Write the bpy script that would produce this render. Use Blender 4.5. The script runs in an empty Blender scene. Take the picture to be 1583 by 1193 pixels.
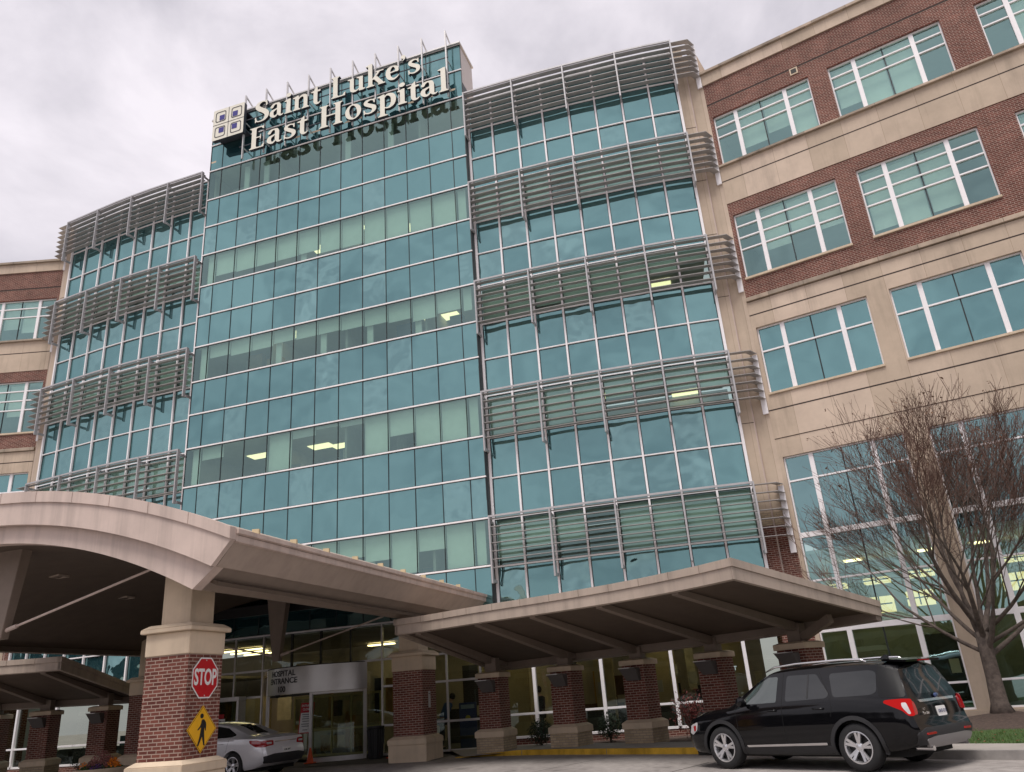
import bpy, bmesh, math, random
from math import sin, cos, pi, radians, sqrt, atan2, hypot
from mathutils import Vector, Matrix, noise
random.seed(7)
sc = bpy.context.scene
COL = sc.collection
S = 1.126
def zs(z): return (z-1.6)*S+1.6
ZL = [28.46,26.9,25.2,23.65,22.09,20.39,18.84,17.29,15.58,14.03,12.48,10.78,9.22,7.67,5.97,4.42,2.86]

# ------------------------------------------------------------------ materials
def newmat(name):
    m = bpy.data.materials.new(name); m.use_nodes = True
    nt = m.node_tree; nt.nodes.clear()
    out = nt.nodes.new('ShaderNodeOutputMaterial')
    return m, nt, out
def N(nt, t, **k):
    n = nt.nodes.new(t)
    for a, b in k.items():
        if a == 'ins':
            for kk, vv in b.items(): n.inputs[kk].default_value = vv
        else: setattr(n, a, b)
    return n
def L(nt, a, b): nt.links.new(a, b)
def c4(c): return (c[0], c[1], c[2], 1)
def pbr(name, col, rough=.6, metal=0., var=.12, nscale=3., bump=0., bscale=40., spec=.5, coat=0., streak=0.):
    """principled with gentle colour variation and optional bump"""
    m, nt, out = newmat(name)
    b = N(nt, 'ShaderNodeBsdfPrincipled', ins={'Roughness': rough, 'Metallic': metal, 'Specular IOR Level': spec, 'Coat Weight': coat, 'Coat Roughness': .03})
    L(nt, b.outputs[0], out.inputs[0])
    tc = N(nt, 'ShaderNodeTexCoord')
    if var > 0:
        no = N(nt, 'ShaderNodeTexNoise', ins={'Scale': nscale, 'Detail': 6., 'Roughness': .6})
        L(nt, tc.outputs['Object'], no.inputs['Vector'])
        mr = N(nt, 'ShaderNodeMapRange', ins={'From Min': .3, 'From Max': .7, 'To Min': 1-var, 'To Max': 1+var})
        L(nt, no.outputs[0], mr.inputs[0])
        mx = N(nt, 'ShaderNodeVectorMath', operation='SCALE', ins={0: col}); L(nt, mr.outputs[0], mx.inputs['Scale'])
        src = mx.outputs[0]
        if streak > 0:
            mp = N(nt, 'ShaderNodeMapping', ins={'Scale': (2.2, 2.2, .12)}); L(nt, tc.outputs['Object'], mp.inputs[0])
            n2 = N(nt, 'ShaderNodeTexNoise', ins={'Scale': 1.6, 'Detail': 5., 'Roughness': .65}); L(nt, mp.outputs[0], n2.inputs['Vector'])
            m2 = N(nt, 'ShaderNodeMapRange', ins={'From Min': .45, 'From Max': .75, 'To Min': 1., 'To Max': 1-streak}); L(nt, n2.outputs[0], m2.inputs[0])
            mz = N(nt, 'ShaderNodeVectorMath', operation='SCALE'); L(nt, src, mz.inputs[0]); L(nt, m2.outputs[0], mz.inputs['Scale']); src = mz.outputs[0]
        L(nt, src, b.inputs['Base Color'])
    else:
        b.inputs['Base Color'].default_value = c4(col)
    if bump > 0:
        nb = N(nt, 'ShaderNodeTexNoise', ins={'Scale': bscale, 'Detail': 4.}); L(nt, tc.outputs['Object'], nb.inputs['Vector'])
        bp = N(nt, 'ShaderNodeBump', ins={'Strength': bump, 'Distance': .01}); L(nt, nb.outputs[0], bp.inputs['Height']); L(nt, bp.outputs[0], b.inputs['Normal'])
    return m
def brickmat(name, c1, c2, mortar, bw=.203, rh=.0677, ms=.009, offset=.5, bump=.4, rough=.85, var=.18, stain=0.):
    m, nt, out = newmat(name)
    b = N(nt, 'ShaderNodeBsdfPrincipled', ins={'Roughness': rough, 'Specular IOR Level': .25}); L(nt, b.outputs[0], out.inputs[0])
    uv = N(nt, 'ShaderNodeUVMap'); uv.uv_map = 'UVMap'
    br = N(nt, 'ShaderNodeTexBrick', offset=offset, ins={'Color1': c4(c1), 'Color2': c4(c2), 'Mortar': c4(mortar), 'Scale': 1., 'Mortar Size': ms, 'Mortar Smooth': .1, 'Bias': 0., 'Brick Width': bw, 'Row Height': rh})
    L(nt, uv.outputs[0], br.inputs['Vector'])
    tc = N(nt, 'ShaderNodeTexCoord')
    no = N(nt, 'ShaderNodeTexNoise', ins={'Scale': .9, 'Detail': 8., 'Roughness': .65}); L(nt, tc.outputs['Object'], no.inputs['Vector'])
    mr = N(nt, 'ShaderNodeMapRange', ins={'From Min': .3, 'From Max': .7, 'To Min': 1-var, 'To Max': 1+var}); L(nt, no.outputs[0], mr.inputs[0])
    mx = N(nt, 'ShaderNodeVectorMath', operation='SCALE'); L(nt, br.outputs[0], mx.inputs[0]); L(nt, mr.outputs[0], mx.inputs['Scale'])
    src = mx.outputs[0]
    if stain > 0:
        mp = N(nt, 'ShaderNodeMapping', ins={'Scale': (1.5, 1.5, .15)}); L(nt, tc.outputs['Object'], mp.inputs[0])
        n2 = N(nt, 'ShaderNodeTexNoise', ins={'Scale': 1.1, 'Detail': 6., 'Roughness': .7}); L(nt, mp.outputs[0], n2.inputs['Vector'])
        m2 = N(nt, 'ShaderNodeMapRange', ins={'From Min': .5, 'From Max': .8, 'To Min': 1., 'To Max': 1-stain}); L(nt, n2.outputs[0], m2.inputs[0])
        mz = N(nt, 'ShaderNodeVectorMath', operation='SCALE'); L(nt, src, mz.inputs[0]); L(nt, m2.outputs[0], mz.inputs['Scale']); src = mz.outputs[0]
    L(nt, src, b.inputs['Base Color'])
    bp = N(nt, 'ShaderNodeBump', invert=True, ins={'Strength': bump, 'Distance': .006}); L(nt, br.outputs['Fac'], bp.inputs['Height'])
    n3 = N(nt, 'ShaderNodeTexNoise', ins={'Scale': 30., 'Detail': 3.}); L(nt, tc.outputs['Object'], n3.inputs['Vector'])
    bp2 = N(nt, 'ShaderNodeBump', ins={'Strength': .15, 'Distance': .01}); L(nt, n3.outputs[0], bp2.inputs['Height']); L(nt, bp.outputs[0], bp2.inputs['Normal'])
    L(nt, bp2.outputs[0], b.inputs['Normal'])
    return m
def glassmat(name, gloss, trans=None, tfac=.5, diff=(.01,.03,.035), wav=.05, rough=.01, wscale=.35):
    """coated glass: tinted mirror over either a dark back (spandrel) or a tinted see-through (vision)"""
    m, nt, out = newmat(name)
    g = N(nt, 'ShaderNodeBsdfGlossy', ins={'Color': c4(gloss), 'Roughness': rough})
    tc = N(nt, 'ShaderNodeTexCoord')
    no = N(nt, 'ShaderNodeTexNoise', ins={'Scale': wscale, 'Detail': 2.}); L(nt, tc.outputs['Object'], no.inputs['Vector'])
    bp = N(nt, 'ShaderNodeBump', ins={'Strength': wav, 'Distance': .5}); L(nt, no.outputs[0], bp.inputs['Height']); L(nt, bp.outputs[0], g.inputs['Normal'])
    if trans is None:
        d = N(nt, 'ShaderNodeBsdfDiffuse', ins={'Color': c4(diff)})
    else:
        d = N(nt, 'ShaderNodeBsdfTransparent', ins={'Color': c4(trans)})
    a = N(nt, 'ShaderNodeAddShader') if trans is None else N(nt, 'ShaderNodeMixShader', ins={0: tfac})
    if trans is None:
        L(nt, g.outputs[0], a.inputs[0]); L(nt, d.outputs[0], a.inputs[1])
    else:
        L(nt, g.outputs[0], a.inputs[1]); L(nt, d.outputs[0], a.inputs[2])
    L(nt, a.outputs[0], out.inputs[0])
    return m
def emis(name, col, st):
    m, nt, out = newmat(name)
    e = N(nt, 'ShaderNodeEmission', ins={'Color': c4(col), 'Strength': st}); L(nt, e.outputs[0], out.inputs[0]); return m
M = {}
M['stone'] = brickmat('limestone', (.51,.41,.315), (.62,.50,.40), (.36,.27,.20), bw=1.25, rh=60., ms=.006, offset=0., bump=.3, rough=.8, var=.12, stain=.32)
M['stone_plain'] = pbr('cast_stone', (.62,.50,.37), .8, var=.1, nscale=1.5, bump=.15, bscale=60, streak=.15, spec=.3)
M['stone_stain'] = brickmat('weathered_stone_course', (.50,.40,.31), (.30,.25,.20), (.22,.18,.14), bw=1.25, rh=60., ms=.01, offset=0., bump=.3, rough=.85, var=.25, stain=.45)
M['brick'] = brickmat('red_brick', (.105,.032,.025), (.185,.062,.046), (.36,.27,.22), stain=.22, var=.22)
M['tan_brick'] = brickmat('tan_brick', (.40,.31,.20), (.52,.41,.28), (.3,.25,.2), stain=.3)
M['spandrel'] = glassmat('spandrel_glass', (.178,.312,.312), diff=(.012,.035,.042), wav=.16)
M['spandrel_b'] = glassmat('spandrel_glass_pale', (.215,.352,.348), diff=(.012,.035,.042), wav=.22, wscale=.6)
M['vision'] = glassmat('vision_glass', (.34,.50,.48), trans=(.72,.92,.84), tfac=.58, wav=.06)
M['wing_glass'] = glassmat('wing_window_glass', (.40,.62,.60), trans=(.80,.97,.90), tfac=.56, wav=.1)
M['low_glass'] = glassmat('storefront_glass', (.30,.38,.38), trans=(.62,.68,.60), tfac=.80, wav=.03)
M['white_metal'] = pbr('white_painted_aluminium', (.92,.89,.90), .4, var=.03, nscale=8, streak=.06)
M['silver'] = pbr('silver_aluminium', (.62,.60,.59), .38, metal=.35, var=.06, nscale=6)
M['dark_joint'] = pbr('dark_glazing_joint', (.012,.018,.02), .5, var=0)
M['louver'] = pbr('grey_louver_paint', (.41,.395,.385), .45, metal=.2, var=.1, nscale=4, streak=.15)
M['louver_pale'] = pbr('pale_bracket_paint', (.46,.45,.46), .4, metal=.2, var=.08)
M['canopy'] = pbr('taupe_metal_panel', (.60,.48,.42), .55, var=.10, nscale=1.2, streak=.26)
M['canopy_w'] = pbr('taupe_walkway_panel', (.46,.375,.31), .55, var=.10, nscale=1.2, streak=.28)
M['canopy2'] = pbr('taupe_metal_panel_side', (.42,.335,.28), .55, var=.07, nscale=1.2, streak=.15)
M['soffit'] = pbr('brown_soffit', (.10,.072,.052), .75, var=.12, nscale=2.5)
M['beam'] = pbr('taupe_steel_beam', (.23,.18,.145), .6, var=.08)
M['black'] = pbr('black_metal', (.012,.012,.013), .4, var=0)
M['cream'] = pbr('cream_sign_face', (.80,.77,.66), .4, var=.05)
M['sign_side'] = pbr('bronze_letter_return', (.035,.035,.05), .5, var=0)
M['blind'] = pbr('window_shade_fabric', (.80,.80,.74), .9, var=.04)
M['room_wall'] = pbr('room_wall_paint', (.44,.41,.36), .9, var=.08)
M['room_ceiling'] = pbr('room_ceiling_tile', (.50,.47,.40), .9, var=.05)
M['lobby'] = pbr('lobby_wall_paint', (.40,.35,.28), .9, var=.15, nscale=1)
M['green_wall'] = pbr('green_room_wall', (.36,.39,.33), .9, var=.1, nscale=1)
M['dark_room'] = pbr('dark_interior', (.05,.05,.045), .8, var=.1)
M['lamp'] = emis('warm_ceiling_light', (1.,.80,.42), 4.6)
M['lamp_white'] = emis('troffer_light', (1.,.84,.47), 1.5)
M['pendant'] = emis('pendant_light_box', (1.,.84,.42), 1.05)

# ------------------------------------------------------------------ mesh helper
class MB:
    def __init__(s): s.v=[]; s.f=[]; s.m=[]; s.cm=0
    def add(s, vs, fs):
        b=len(s.v); s.v+= [tuple(x) for x in vs]; s.f+=[tuple(b+i for i in f) for f in fs]; s.m+=[s.cm]*len(fs); return s
    def hexa(s, p):   # p: 8 points bottom 4 ccw, top 4
        return s.add(p, [(3,2,1,0),(4,5,6,7),(0,1,5,4),(1,2,6,5),(2,3,7,6),(3,0,4,7)])
    def box(s, x0,x1,y0,y1,z0,z1):
        return s.hexa([(x0,y0,z0),(x1,y0,z0),(x1,y1,z0),(x0,y1,z0),(x0,y0,z1),(x1,y0,z1),(x1,y1,z1),(x0,y1,z1)])
    def quad(s, a,b,c,d): return s.add([a,b,c,d],[(0,1,2,3)])
    def prism(s, poly, z0, z1):
        n=len(poly); a=sum(poly[i][0]*poly[(i+1)%n][1]-poly[(i+1)%n][0]*poly[i][1] for i in range(n))
        if a<0: poly=poly[::-1]
        vs=[(x,y,z0) for x,y in poly]+[(x,y,z1) for x,y in poly]
        return s.add(vs,[tuple(range(n-1,-1,-1)),tuple(range(n,2*n))]+[(i,(i+1)%n,n+(i+1)%n,n+i) for i in range(n)])
    def bar(s, a, b, w, h=None, up=(0,0,1)):
        a=Vector(a); b=Vector(b); h=h or w; d=(b-a).normalized(); u=Vector(up)
        if abs(d.dot(u))>.98: u=Vector((1,0,0))
        r=d.cross(u).normalized()*w/2; q=r.cross(d).normalized()*h/2
        return s.hexa([a-r-q,a+r-q,a+r+q,a-r+q,b-r-q,b+r-q,b+r+q,b-r+q])
    def tube(s, pts, rad, n=8, caps=True):
        pts=[Vector(p) for p in pts]; rings=[]; b=len(s.v)
        for i,p in enumerate(pts):
            t=(pts[min(i+1,len(pts)-1)]-pts[max(i-1,0)])
            if t.length<1e-9: t=Vector((0,0,1))
            t.normalize(); u=Vector((0,0,1)) if abs(t.z)<.9 else Vector((1,0,0))
            x=t.cross(u).normalized(); y=t.cross(x); r=rad[i] if isinstance(rad,(list,tuple)) else rad
            for k in range(n):
                a=2*pi*k/n; s.v.append(tuple(p+x*cos(a)*r+y*sin(a)*r))
        for i in range(len(pts)-1):
            for k in range(n):
                k2=(k+1)%n; s.f.append((b+i*n+k,b+i*n+k2,b+(i+1)*n+k2,b+(i+1)*n+k)); s.m.append(s.cm)
        if caps:
            s.f.append(tuple(b+k for k in range(n-1,-1,-1))); s.m.append(s.cm)
            e=b+(len(pts)-1)*n; s.f.append(tuple(e+k for k in range(n))); s.m.append(s.cm)
        return s
    def lathe(s, prof, c=(0,0,0), n=24, ax='z'):
        b=len(s.v)
        for r,z in prof:
            for k in range(n):
                a=2*pi*k/n
                p=(r*cos(a),r*sin(a),z) if ax=='z' else (r*cos(a),z,r*sin(a)) if ax=='y' else (z,r*cos(a),r*sin(a))
                s.v.append((p[0]+c[0],p[1]+c[1],p[2]+c[2]))
        for i in range(len(prof)-1):
            for k in range(n):
                k2=(k+1)%n; s.f.append((b+i*n+k,b+i*n+k2,b+(i+1)*n+k2,b+(i+1)*n+k)); s.m.append(s.cm)
        return s
    def build(s, name, mat, parent=None, smooth=False, bevel=0., recalc=True, auto=None):
        me=bpy.data.meshes.new(name); me.from_pydata(s.v,[],s.f)
        for m in (mat if isinstance(mat,list) else [mat]): me.materials.append(m)
        if isinstance(mat,list):
            for p,i in zip(me.polygons,s.m): p.material_index=i
        if recalc:
            bm=bmesh.new(); bm.from_mesh(me); bmesh.ops.recalc_face_normals(bm,faces=bm.faces)
            if bevel>0:
                ed=[e for e in bm.edges if len(e.link_faces)==2 and e.calc_face_angle(0)>.5]
                bmesh.ops.bevel(bm,geom=ed,offset=bevel,segments=2,affect='EDGES',clamp_overlap=True)
            bm.to_mesh(me); bm.free()
        uvs=me.uv_layers.new(name='UVMap').data
        for p in me.polygons:
            n=p.normal
            if abs(n.z)<.7:
                l=hypot(n.x,n.y) or 1; tx,ty=-n.y/l,n.x/l
                for li in p.loop_indices:
                    v=me.vertices[me.loops[li].vertex_index].co; uvs[li].uv=(v.x*tx+v.y*ty,v.z)
            else:
                for li in p.loop_indices:
                    v=me.vertices[me.loops[li].vertex_index].co; uvs[li].uv=(v.x,v.y)
        if smooth:
            for p in me.polygons: p.use_smooth=True
            if auto is not None:
                for e in me.edges: pass
                me.set_sharp_from_angle(angle=auto)
        o=bpy.data.objects.new(name,me); COL.objects.link(o)
        if parent is not None: setpar(o,parent)
        return o
def worldloc(o):
    v=Vector(o.location)
    while o.parent: o=o.parent; v+=Vector(o.location)
    return v
def setpar(o,parent):
    """parts of unrotated roots keep world coordinates in their mesh; rotated roots (cars) take local ones"""
    o.parent=parent
    if not parent.get('_local'):
        r=parent
        while r.parent: r=r.parent
        if not r.get('_local'): o.location=-Vector(parent.matrix_basis.translation) if parent.parent is None else (0,0,0)
def root(name,label,cat,loc=(0,0,0),rz=0,group=None,local=False):
    o=bpy.data.objects.new(name,None); COL.objects.link(o); o.location=loc; o.rotation_euler=(0,0,rz)
    o.empty_display_size=.3
    o['label']=label; o['category']=cat
    if group: o['group']=group
    if local: o['_local']=1
    return o
def tag(o,label,cat,group=None):
    o['label']=label; o['category']=cat
    if group: o['group']=group
    return o
def struct(o,kind='structure'): o['kind']=kind; return o
def cp(o,parent,loc=None):
    c=o.copy(); COL.objects.link(c); c.parent=parent
    if loc is not None: c.location=loc
    for ch in list(o.children): cp(ch,c)
    return c

# facade frame: s along, o outward, z up
class Fr:
    def __init__(s,P0,P1=None,deg=None):
        s.O=Vector((P0[0],P0[1]))
        if P1 is not None: d=Vector((P1[0]-P0[0],P1[1]-P0[1])); s.len=d.length
        else: d=Vector((cos(radians(deg)),sin(radians(deg)))); s.len=0
        s.d=d.normalized(); n=Vector((s.d.y,-s.d.x))
        if n.dot(Vector((0,-1)))<0: n=-n
        s.n=n
    def p(s,a,o,z): q=s.O+s.d*a+s.n*o; return (q.x,q.y,z)
    def box(s,mb,a0,a1,o0,o1,z0,z1):
        mb.hexa([s.p(a0,o1,z0),s.p(a1,o1,z0),s.p(a1,o0,z0),s.p(a0,o0,z0),s.p(a0,o1,z1),s.p(a1,o1,z1),s.p(a1,o0,z1),s.p(a0,o0,z1)])
    def quad(s,mb,a0,a1,z0,z1,o=0): mb.quad(s.p(a0,o,z0),s.p(a1,o,z0),s.p(a1,o,z1),s.p(a0,o,z1))
    def hquad(s,mb,a0,a1,o0,o1,z): mb.quad(s.p(a0,o0,z),s.p(a1,o0,z),s.p(a1,o1,z),s.p(a0,o1,z))

# ------------------------------------------------------------------ world, sun, camera
W=bpy.data.worlds.new('World'); sc.world=W; W.use_nodes=True
nt=W.node_tree; nt.nodes.clear()
wo=N(nt,'ShaderNodeOutputWorld'); bg=N(nt,'ShaderNodeBackground',ins={'Strength':.1}); L(nt,bg.outputs[0],wo.inputs[0])
sky=N(nt,'ShaderNodeTexSky'); sky.sky_type='NISHITA'; sky.sun_disc=False; sky.sun_elevation=radians(67); sky.sun_rotation=radians(202)
tc=N(nt,'ShaderNodeTexCoord')
mp=N(nt,'ShaderNodeMapping',ins={'Scale':(1.,1.,1.7),'Location':(1.9,.6,.9)}); L(nt,tc.outputs['Generated'],mp.inputs[0])
n1=N(nt,'ShaderNodeTexNoise',ins={'Scale':4.2,'Detail':10.,'Roughness':.56,'Distortion':.25}); L(nt,mp.outputs[0],n1.inputs['Vector'])
cr=N(nt,'ShaderNodeValToRGB'); L(nt,n1.outputs[0],cr.inputs[0])
e=cr.color_ramp.elements; e[0].position=.36; e[0].color=(.48,.455,.495,1); e[1].position=.64; e[1].color=(.72,.675,.715,1)
x=e.new(.5); x.color=(.60,.565,.605,1)
# the cloud deck is darker low down towards the horizon behind
sep=N(nt,'ShaderNodeSeparateXYZ'); L(nt,tc.outputs['Generated'],sep.inputs[0])
mr=N(nt,'ShaderNodeMapRange',ins={'From Min':0.,'From Max':.45,'To Min':6.9,'To Max':9.6}); L(nt,sep.outputs[2],mr.inputs[0])
sv=N(nt,'ShaderNodeVectorMath',operation='SCALE'); L(nt,cr.outputs[0],sv.inputs[0]); L(nt,mr.outputs[0],sv.inputs['Scale'])
mix=N(nt,'ShaderNodeMixRGB',ins={0:.93}); L(nt,sky.outputs[0],mix.inputs[1]); L(nt,sv.outputs[0],mix.inputs[2]); L(nt,mix.outputs[0],bg.inputs[0])
sd=bpy.data.lights.new('sun','SUN'); sd.energy=2.0; sd.angle=radians(28); sd.color=(1,.95,.89)
so=bpy.data.objects.new('sun',sd); COL.objects.link(so)
el,az=radians(67),radians(202)   # azimuth of the sun, from behind-left of the camera
dirv=Vector((sin(az)*cos(el),cos(az)*cos(el),sin(el)))
so.rotation_euler=dirv.to_track_quat('Z','Y').to_euler(); so.location=(0,-20,40)

cam=bpy.data.cameras.new('camera'); co=bpy.data.objects.new('camera',cam); COL.objects.link(co); sc.camera=co
f=1215.; vx,vy=-236.,-3066.; dd=hypot(vx,vy); pitch=math.atan(f/dd); ux,uy=vx/dd,vy/dd; rx,ry=-uy,ux
U=Vector((0,-sin(pitch),cos(pitch))); X=Vector((1,0,0)); Fw=Vector((0,cos(pitch),sin(pitch)))
xc=X*rx+U*ux; yc=-(X*ry)-(U*uy)
mm=Matrix.Identity(4)
for i in range(3): mm[i][0]=xc[i]; mm[i][1]=yc[i]; mm[i][2]=-Fw[i]
mm[0][3],mm[1][3],mm[2][3]=0,0,1.6
co.matrix_world=mm
cam.sensor_width=36; cam.lens=f/1583*36; cam.clip_end=3000; cam.clip_start=.05
sc.view_settings.view_transform='Standard'; sc.view_settings.look='None'; sc.view_settings.gamma=1; sc.view_settings.exposure=.55
sc.render.engine='CYCLES'; sc.cycles.max_bounces=8; sc.cycles.transparent_max_bounces=12; sc.cycles.glossy_bounces=4; sc.cycles.sample_clamp_indirect=6

# ================================================================== HOSPITAL BUILDING
CLp=(-14.154,32.046); CRp=(-1.216,28.127)
FC=Fr(CLp,CRp)
RB=[(-0.92,25.30),(0.01,25.03),(1.00,24.75),(1.98,24.48),(2.97,24.23),(3.96,24.0),(4.94,23.77),(5.96,23.57),(6.98,23.40)]
LB=[(-20.29,31.84),(-19.40,31.45),(-18.43,31.02),(-17.45,30.59),(-16.48,30.20),(-15.50,29.83),(-14.52,29.49),(-13.54,29.17),(-12.74,28.90)]
RB=[(x*S,y*S) for x,y in RB]; LB=[(x*S,y*S) for x,y in LB]
FR=Fr((7.97*S,23.15*S),deg=-31.)
FL=Fr((-21.0*S,32.25*S),deg=180.)
hosp=root('hospital_building','five storey hospital of teal glass, brown brick and tan stone filling the background','hospital',(-1.2,30.,0))
TOP=30.0

def curtain(name,frames,panels,krange,white_v,extra_top=None,zlow=None):
    """frames: list of Fr (one per panel) with its own length; horizontals at the shared levels"""
# ---- central flat bay -------------------------------------------------
cs=[0,.69]+[.69+1.1038*1.0998*(i+1)*1.0 for i in range(11)]
tot=FC.len; wd=(tot-.69-.62)/11
cs=[0,.69]+[.69+wd*(i+1) for i in range(11)]+[tot]
ROWS=[(TOP,ZL[0])]+[(ZL[k],ZL[k+1]) for k in range(15)]
isv=lambda k:(k%3==1)        # row between ZL[k] and ZL[k+1] is see-through
mu=MB(); dk=MB(); rnd=random.Random(3); curt=None
def band(frames,rows,jn):
    """one continuous run of spandrel panels; two glass tones vary from panel to panel"""
    m=MB()
    for (fr,a0,a1) in frames:
        for zt,zb in rows:
            m.cm=0 if rnd.random()<.72 else 1
            u1,u2=rnd.uniform(-.005,.005),rnd.uniform(-.004,.004)
            m.quad(fr.p(a0,u1+u2,zb),fr.p(a1,u1-u2,zb),fr.p(a1,-u1-u2,zt),fr.p(a0,-u1+u2,zt))
    return m.build('spandrel_band',[M['spandrel'],M['spandrel_b']],jn,recalc=False)
def bands(frames,rowlist,par=None):
    grp=[]; cur=[]
    for r in rowlist:
        if r is None:
            if cur: grp.append(cur); cur=[]
        else: cur.append(r)
    if cur: grp.append(cur)
    for q in grp: band(frames,q,par)
rl_=[]
for r,(zt_,zb_) in enumerate(ROWS): rl_.append(None if (r-1>=0 and isv(r-1)) else (zt_,zb_))
cfr=[(FC,cs[i],cs[i+1]) for i in range(13)]
bands(cfr,rl_,hosp)
for z in [TOP-.03]+ZL[:16]:
    FC.box(mu,-.02,tot+.02,-.02,.05,z-.030,z+.030); FC.box(dk,-.01,tot+.01,-.02,.014,z-.056,z+.05)
for s_ in cs: FC.box(dk,s_-.015,s_+.015,-.02,.018,ZL[15],TOP)
curt=mu.build('mullion_grid',M['white_metal'],hosp,bevel=.006); dk.build('glazing_joint',M['dark_joint'],curt)
# window shades: how far each is drawn, left to right
SH={1:[0]*11,4:[.72,.74,.74,.72,.7,.84,.86,1,1,1,1],7:[.36,.42,.4,.36,.38,.38,.4,.44,.5,.62,.55],10:[.32,0,0,1,.2,.06,.12,1,.6,1,1],13:[1,1,1,1,1,1,.45,.6,1,.5,1]}
rooms=MB(); ceil=MB(); lampmb=[]
wset=set()
for k in (1,4,7,10,13):
    zt,zb=ZL[k],ZL[k+1]
    for i in range(11):
        a0,a1=cs[i+1],cs[i+2]
        if i==0: a0=cs[0]
        if i==10: a1=cs[13]
        if k==13 and i<4: 
            m=MB(); 
        m=MB(); FC.quad(m,a0,a1,zb,zt,rnd.uniform(-.003,.003))
        w=m.build('window',M['vision'],hosp)
        d=SH[k][i]
        if d>0:
            b=MB(); g=.02
            FC.box(b,cs[i+1]+g,cs[i+2]-g,-.16,-.15,zt-.05-(zt-zb-.1)*min(d,.98)*rnd.uniform(.96,1.02),zt-.05)
            if i==0: FC.box(b,cs[0]+.25,cs[1]-.06,-.16,-.15,zb+.05,zt-.05)
            if i==10: FC.box(b,cs[12]+.06,cs[13]-.2,-.16,-.15,zt-.05-(zt-zb-.1)*(.62 if k==7 else .98),zt-.05)
            b.build('window_shade',M['blind'],w)
        if rnd.random()<.3 and d<.9:
            b=MB(); x0=cs[i+1]+.08; FC.box(b,x0,x0+.28,-.3,-.24,zb+.05,zt-.1); b.build('side_curtain',M['blind'],w)
def rooms_for(fr,a0,a1,zt,zb,depth=4.2,ww=3.7):
    c=MB(); fr.box(c,a0,a1,-depth,-.12,zt-.02,zt+.06); ceil_o=c
    wl=MB(); fr.quad(wl,a0,a1,zb-.6,zt,-depth); fr.hquad(wl,a0,a1,-depth,-.1,zb-.6)
    s_=a0
    while s_<a1+.1:
        fr.box(wl,s_-.05,s_+.05,-depth,-.35,zb-.6,zt); s_+=ww
    return c,wl
for k in (1,4,7,10,13):
    c,wl=rooms_for(FC,.1,tot-.1,ZL[k],ZL[k+1])
    c.build('room_ceiling',M['room_ceiling'],hosp)
    wl.build('room_wall',M['room_wall'],hosp)
fm_=[pbr('room_object_%s'%n,c,.8,var=.2) for n,c in (('oak',(.45,.27,.12)),('pale',(.55,.54,.5)),('dark',(.06,.06,.06)),('blue',(.08,.14,.22)))]
fr_=random.Random(31)
for k in (1,4,7,10,13):
    for _ in range(8):
        a=fr_.uniform(.3,tot-1.5); w_=fr_.uniform(.3,.9); o_=fr_.uniform(-2.6,-.7); h_=fr_.uniform(.5,1.55)
        m=MB(); FC.box(m,a,a+w_,o_-.3,o_,ZL[k+1]-.4,ZL[k+1]-.1+h_); m.build('cupboard',fr_.choice(fm_),hosp,bevel=.01)
def troffer(x,y,z,fr,w=1.05,d=.6,mat='lamp_white'):
    m=MB(); dx,nn=fr.d,fr.n
    pts=[]
    for a,b in((-w/2,-d/2),(w/2,-d/2),(w/2,d/2),(-w/2,d/2)):
        q=Vector((x,y))+dx*a+nn*b; pts.append((q.x,q.y))
    m.prism(pts,z-.05,z-.022); return m.build('ceiling_light',M[mat],hosp)
for (x,y,k) in [(-8.44,32.11,4),(-6.29,31.85,4),(-6.17,30.81,4),(-4.5,31.05,4),(-3.05,30.95,7),(-2.55,30.8,7),(-9.41,31.4,7),(-11.47,33.6,10),(-8.56,32.9,10),(-7.6,33.0,10)]:
    troffer(x,y,ZL[k],FC)
# desks, shelves and plants behind the lower windows
m=MB()
for s_,w_,h_ in [(2.2,.5,.5),(6.1,.9,.3),(6.8,.25,.45),(8.4,.5,.5),(10.6,.7,.35),(3.6,.6,.6)]:
    FC.box(m,s_,s_+w_,-.9,-.5,ZL[11]-.2,ZL[11]+h_*.5)
for s_,w_,h_ in [(9.4,.35,.5),(10.0,.4,.45),(10.7,.25,.6)]:
    FC.box(m,s_,s_+w_,-.8,-.45,ZL[8]-.2,ZL[8]+h_*.4)
m.build('desk_clutter',M['room_wall'],hosp)
# parapet block behind the sign and the returns where the middle bay stands proud
m=MB()
FC.box(m,0.02,tot-.02,-1.6,-.03,TOP-2.4,TOP-.06); 
m.build('parapet',pbr('pale_parapet_panel',(.50,.46,.45),.6,var=.06),hosp,bevel=.01)
m=MB(); FC.box(m,-.05,tot+.05,-1.65,.14,TOP-.05,TOP+.05); m.build('parapet_coping',M['silver'],hosp,bevel=.01)
for a in (0,tot):
    m=MB(); FC.box(m,a-.03,a+.03,-.55,0,ZL[15],TOP-2.3); m.build('side_return',M['dark_joint'],hosp)

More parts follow.
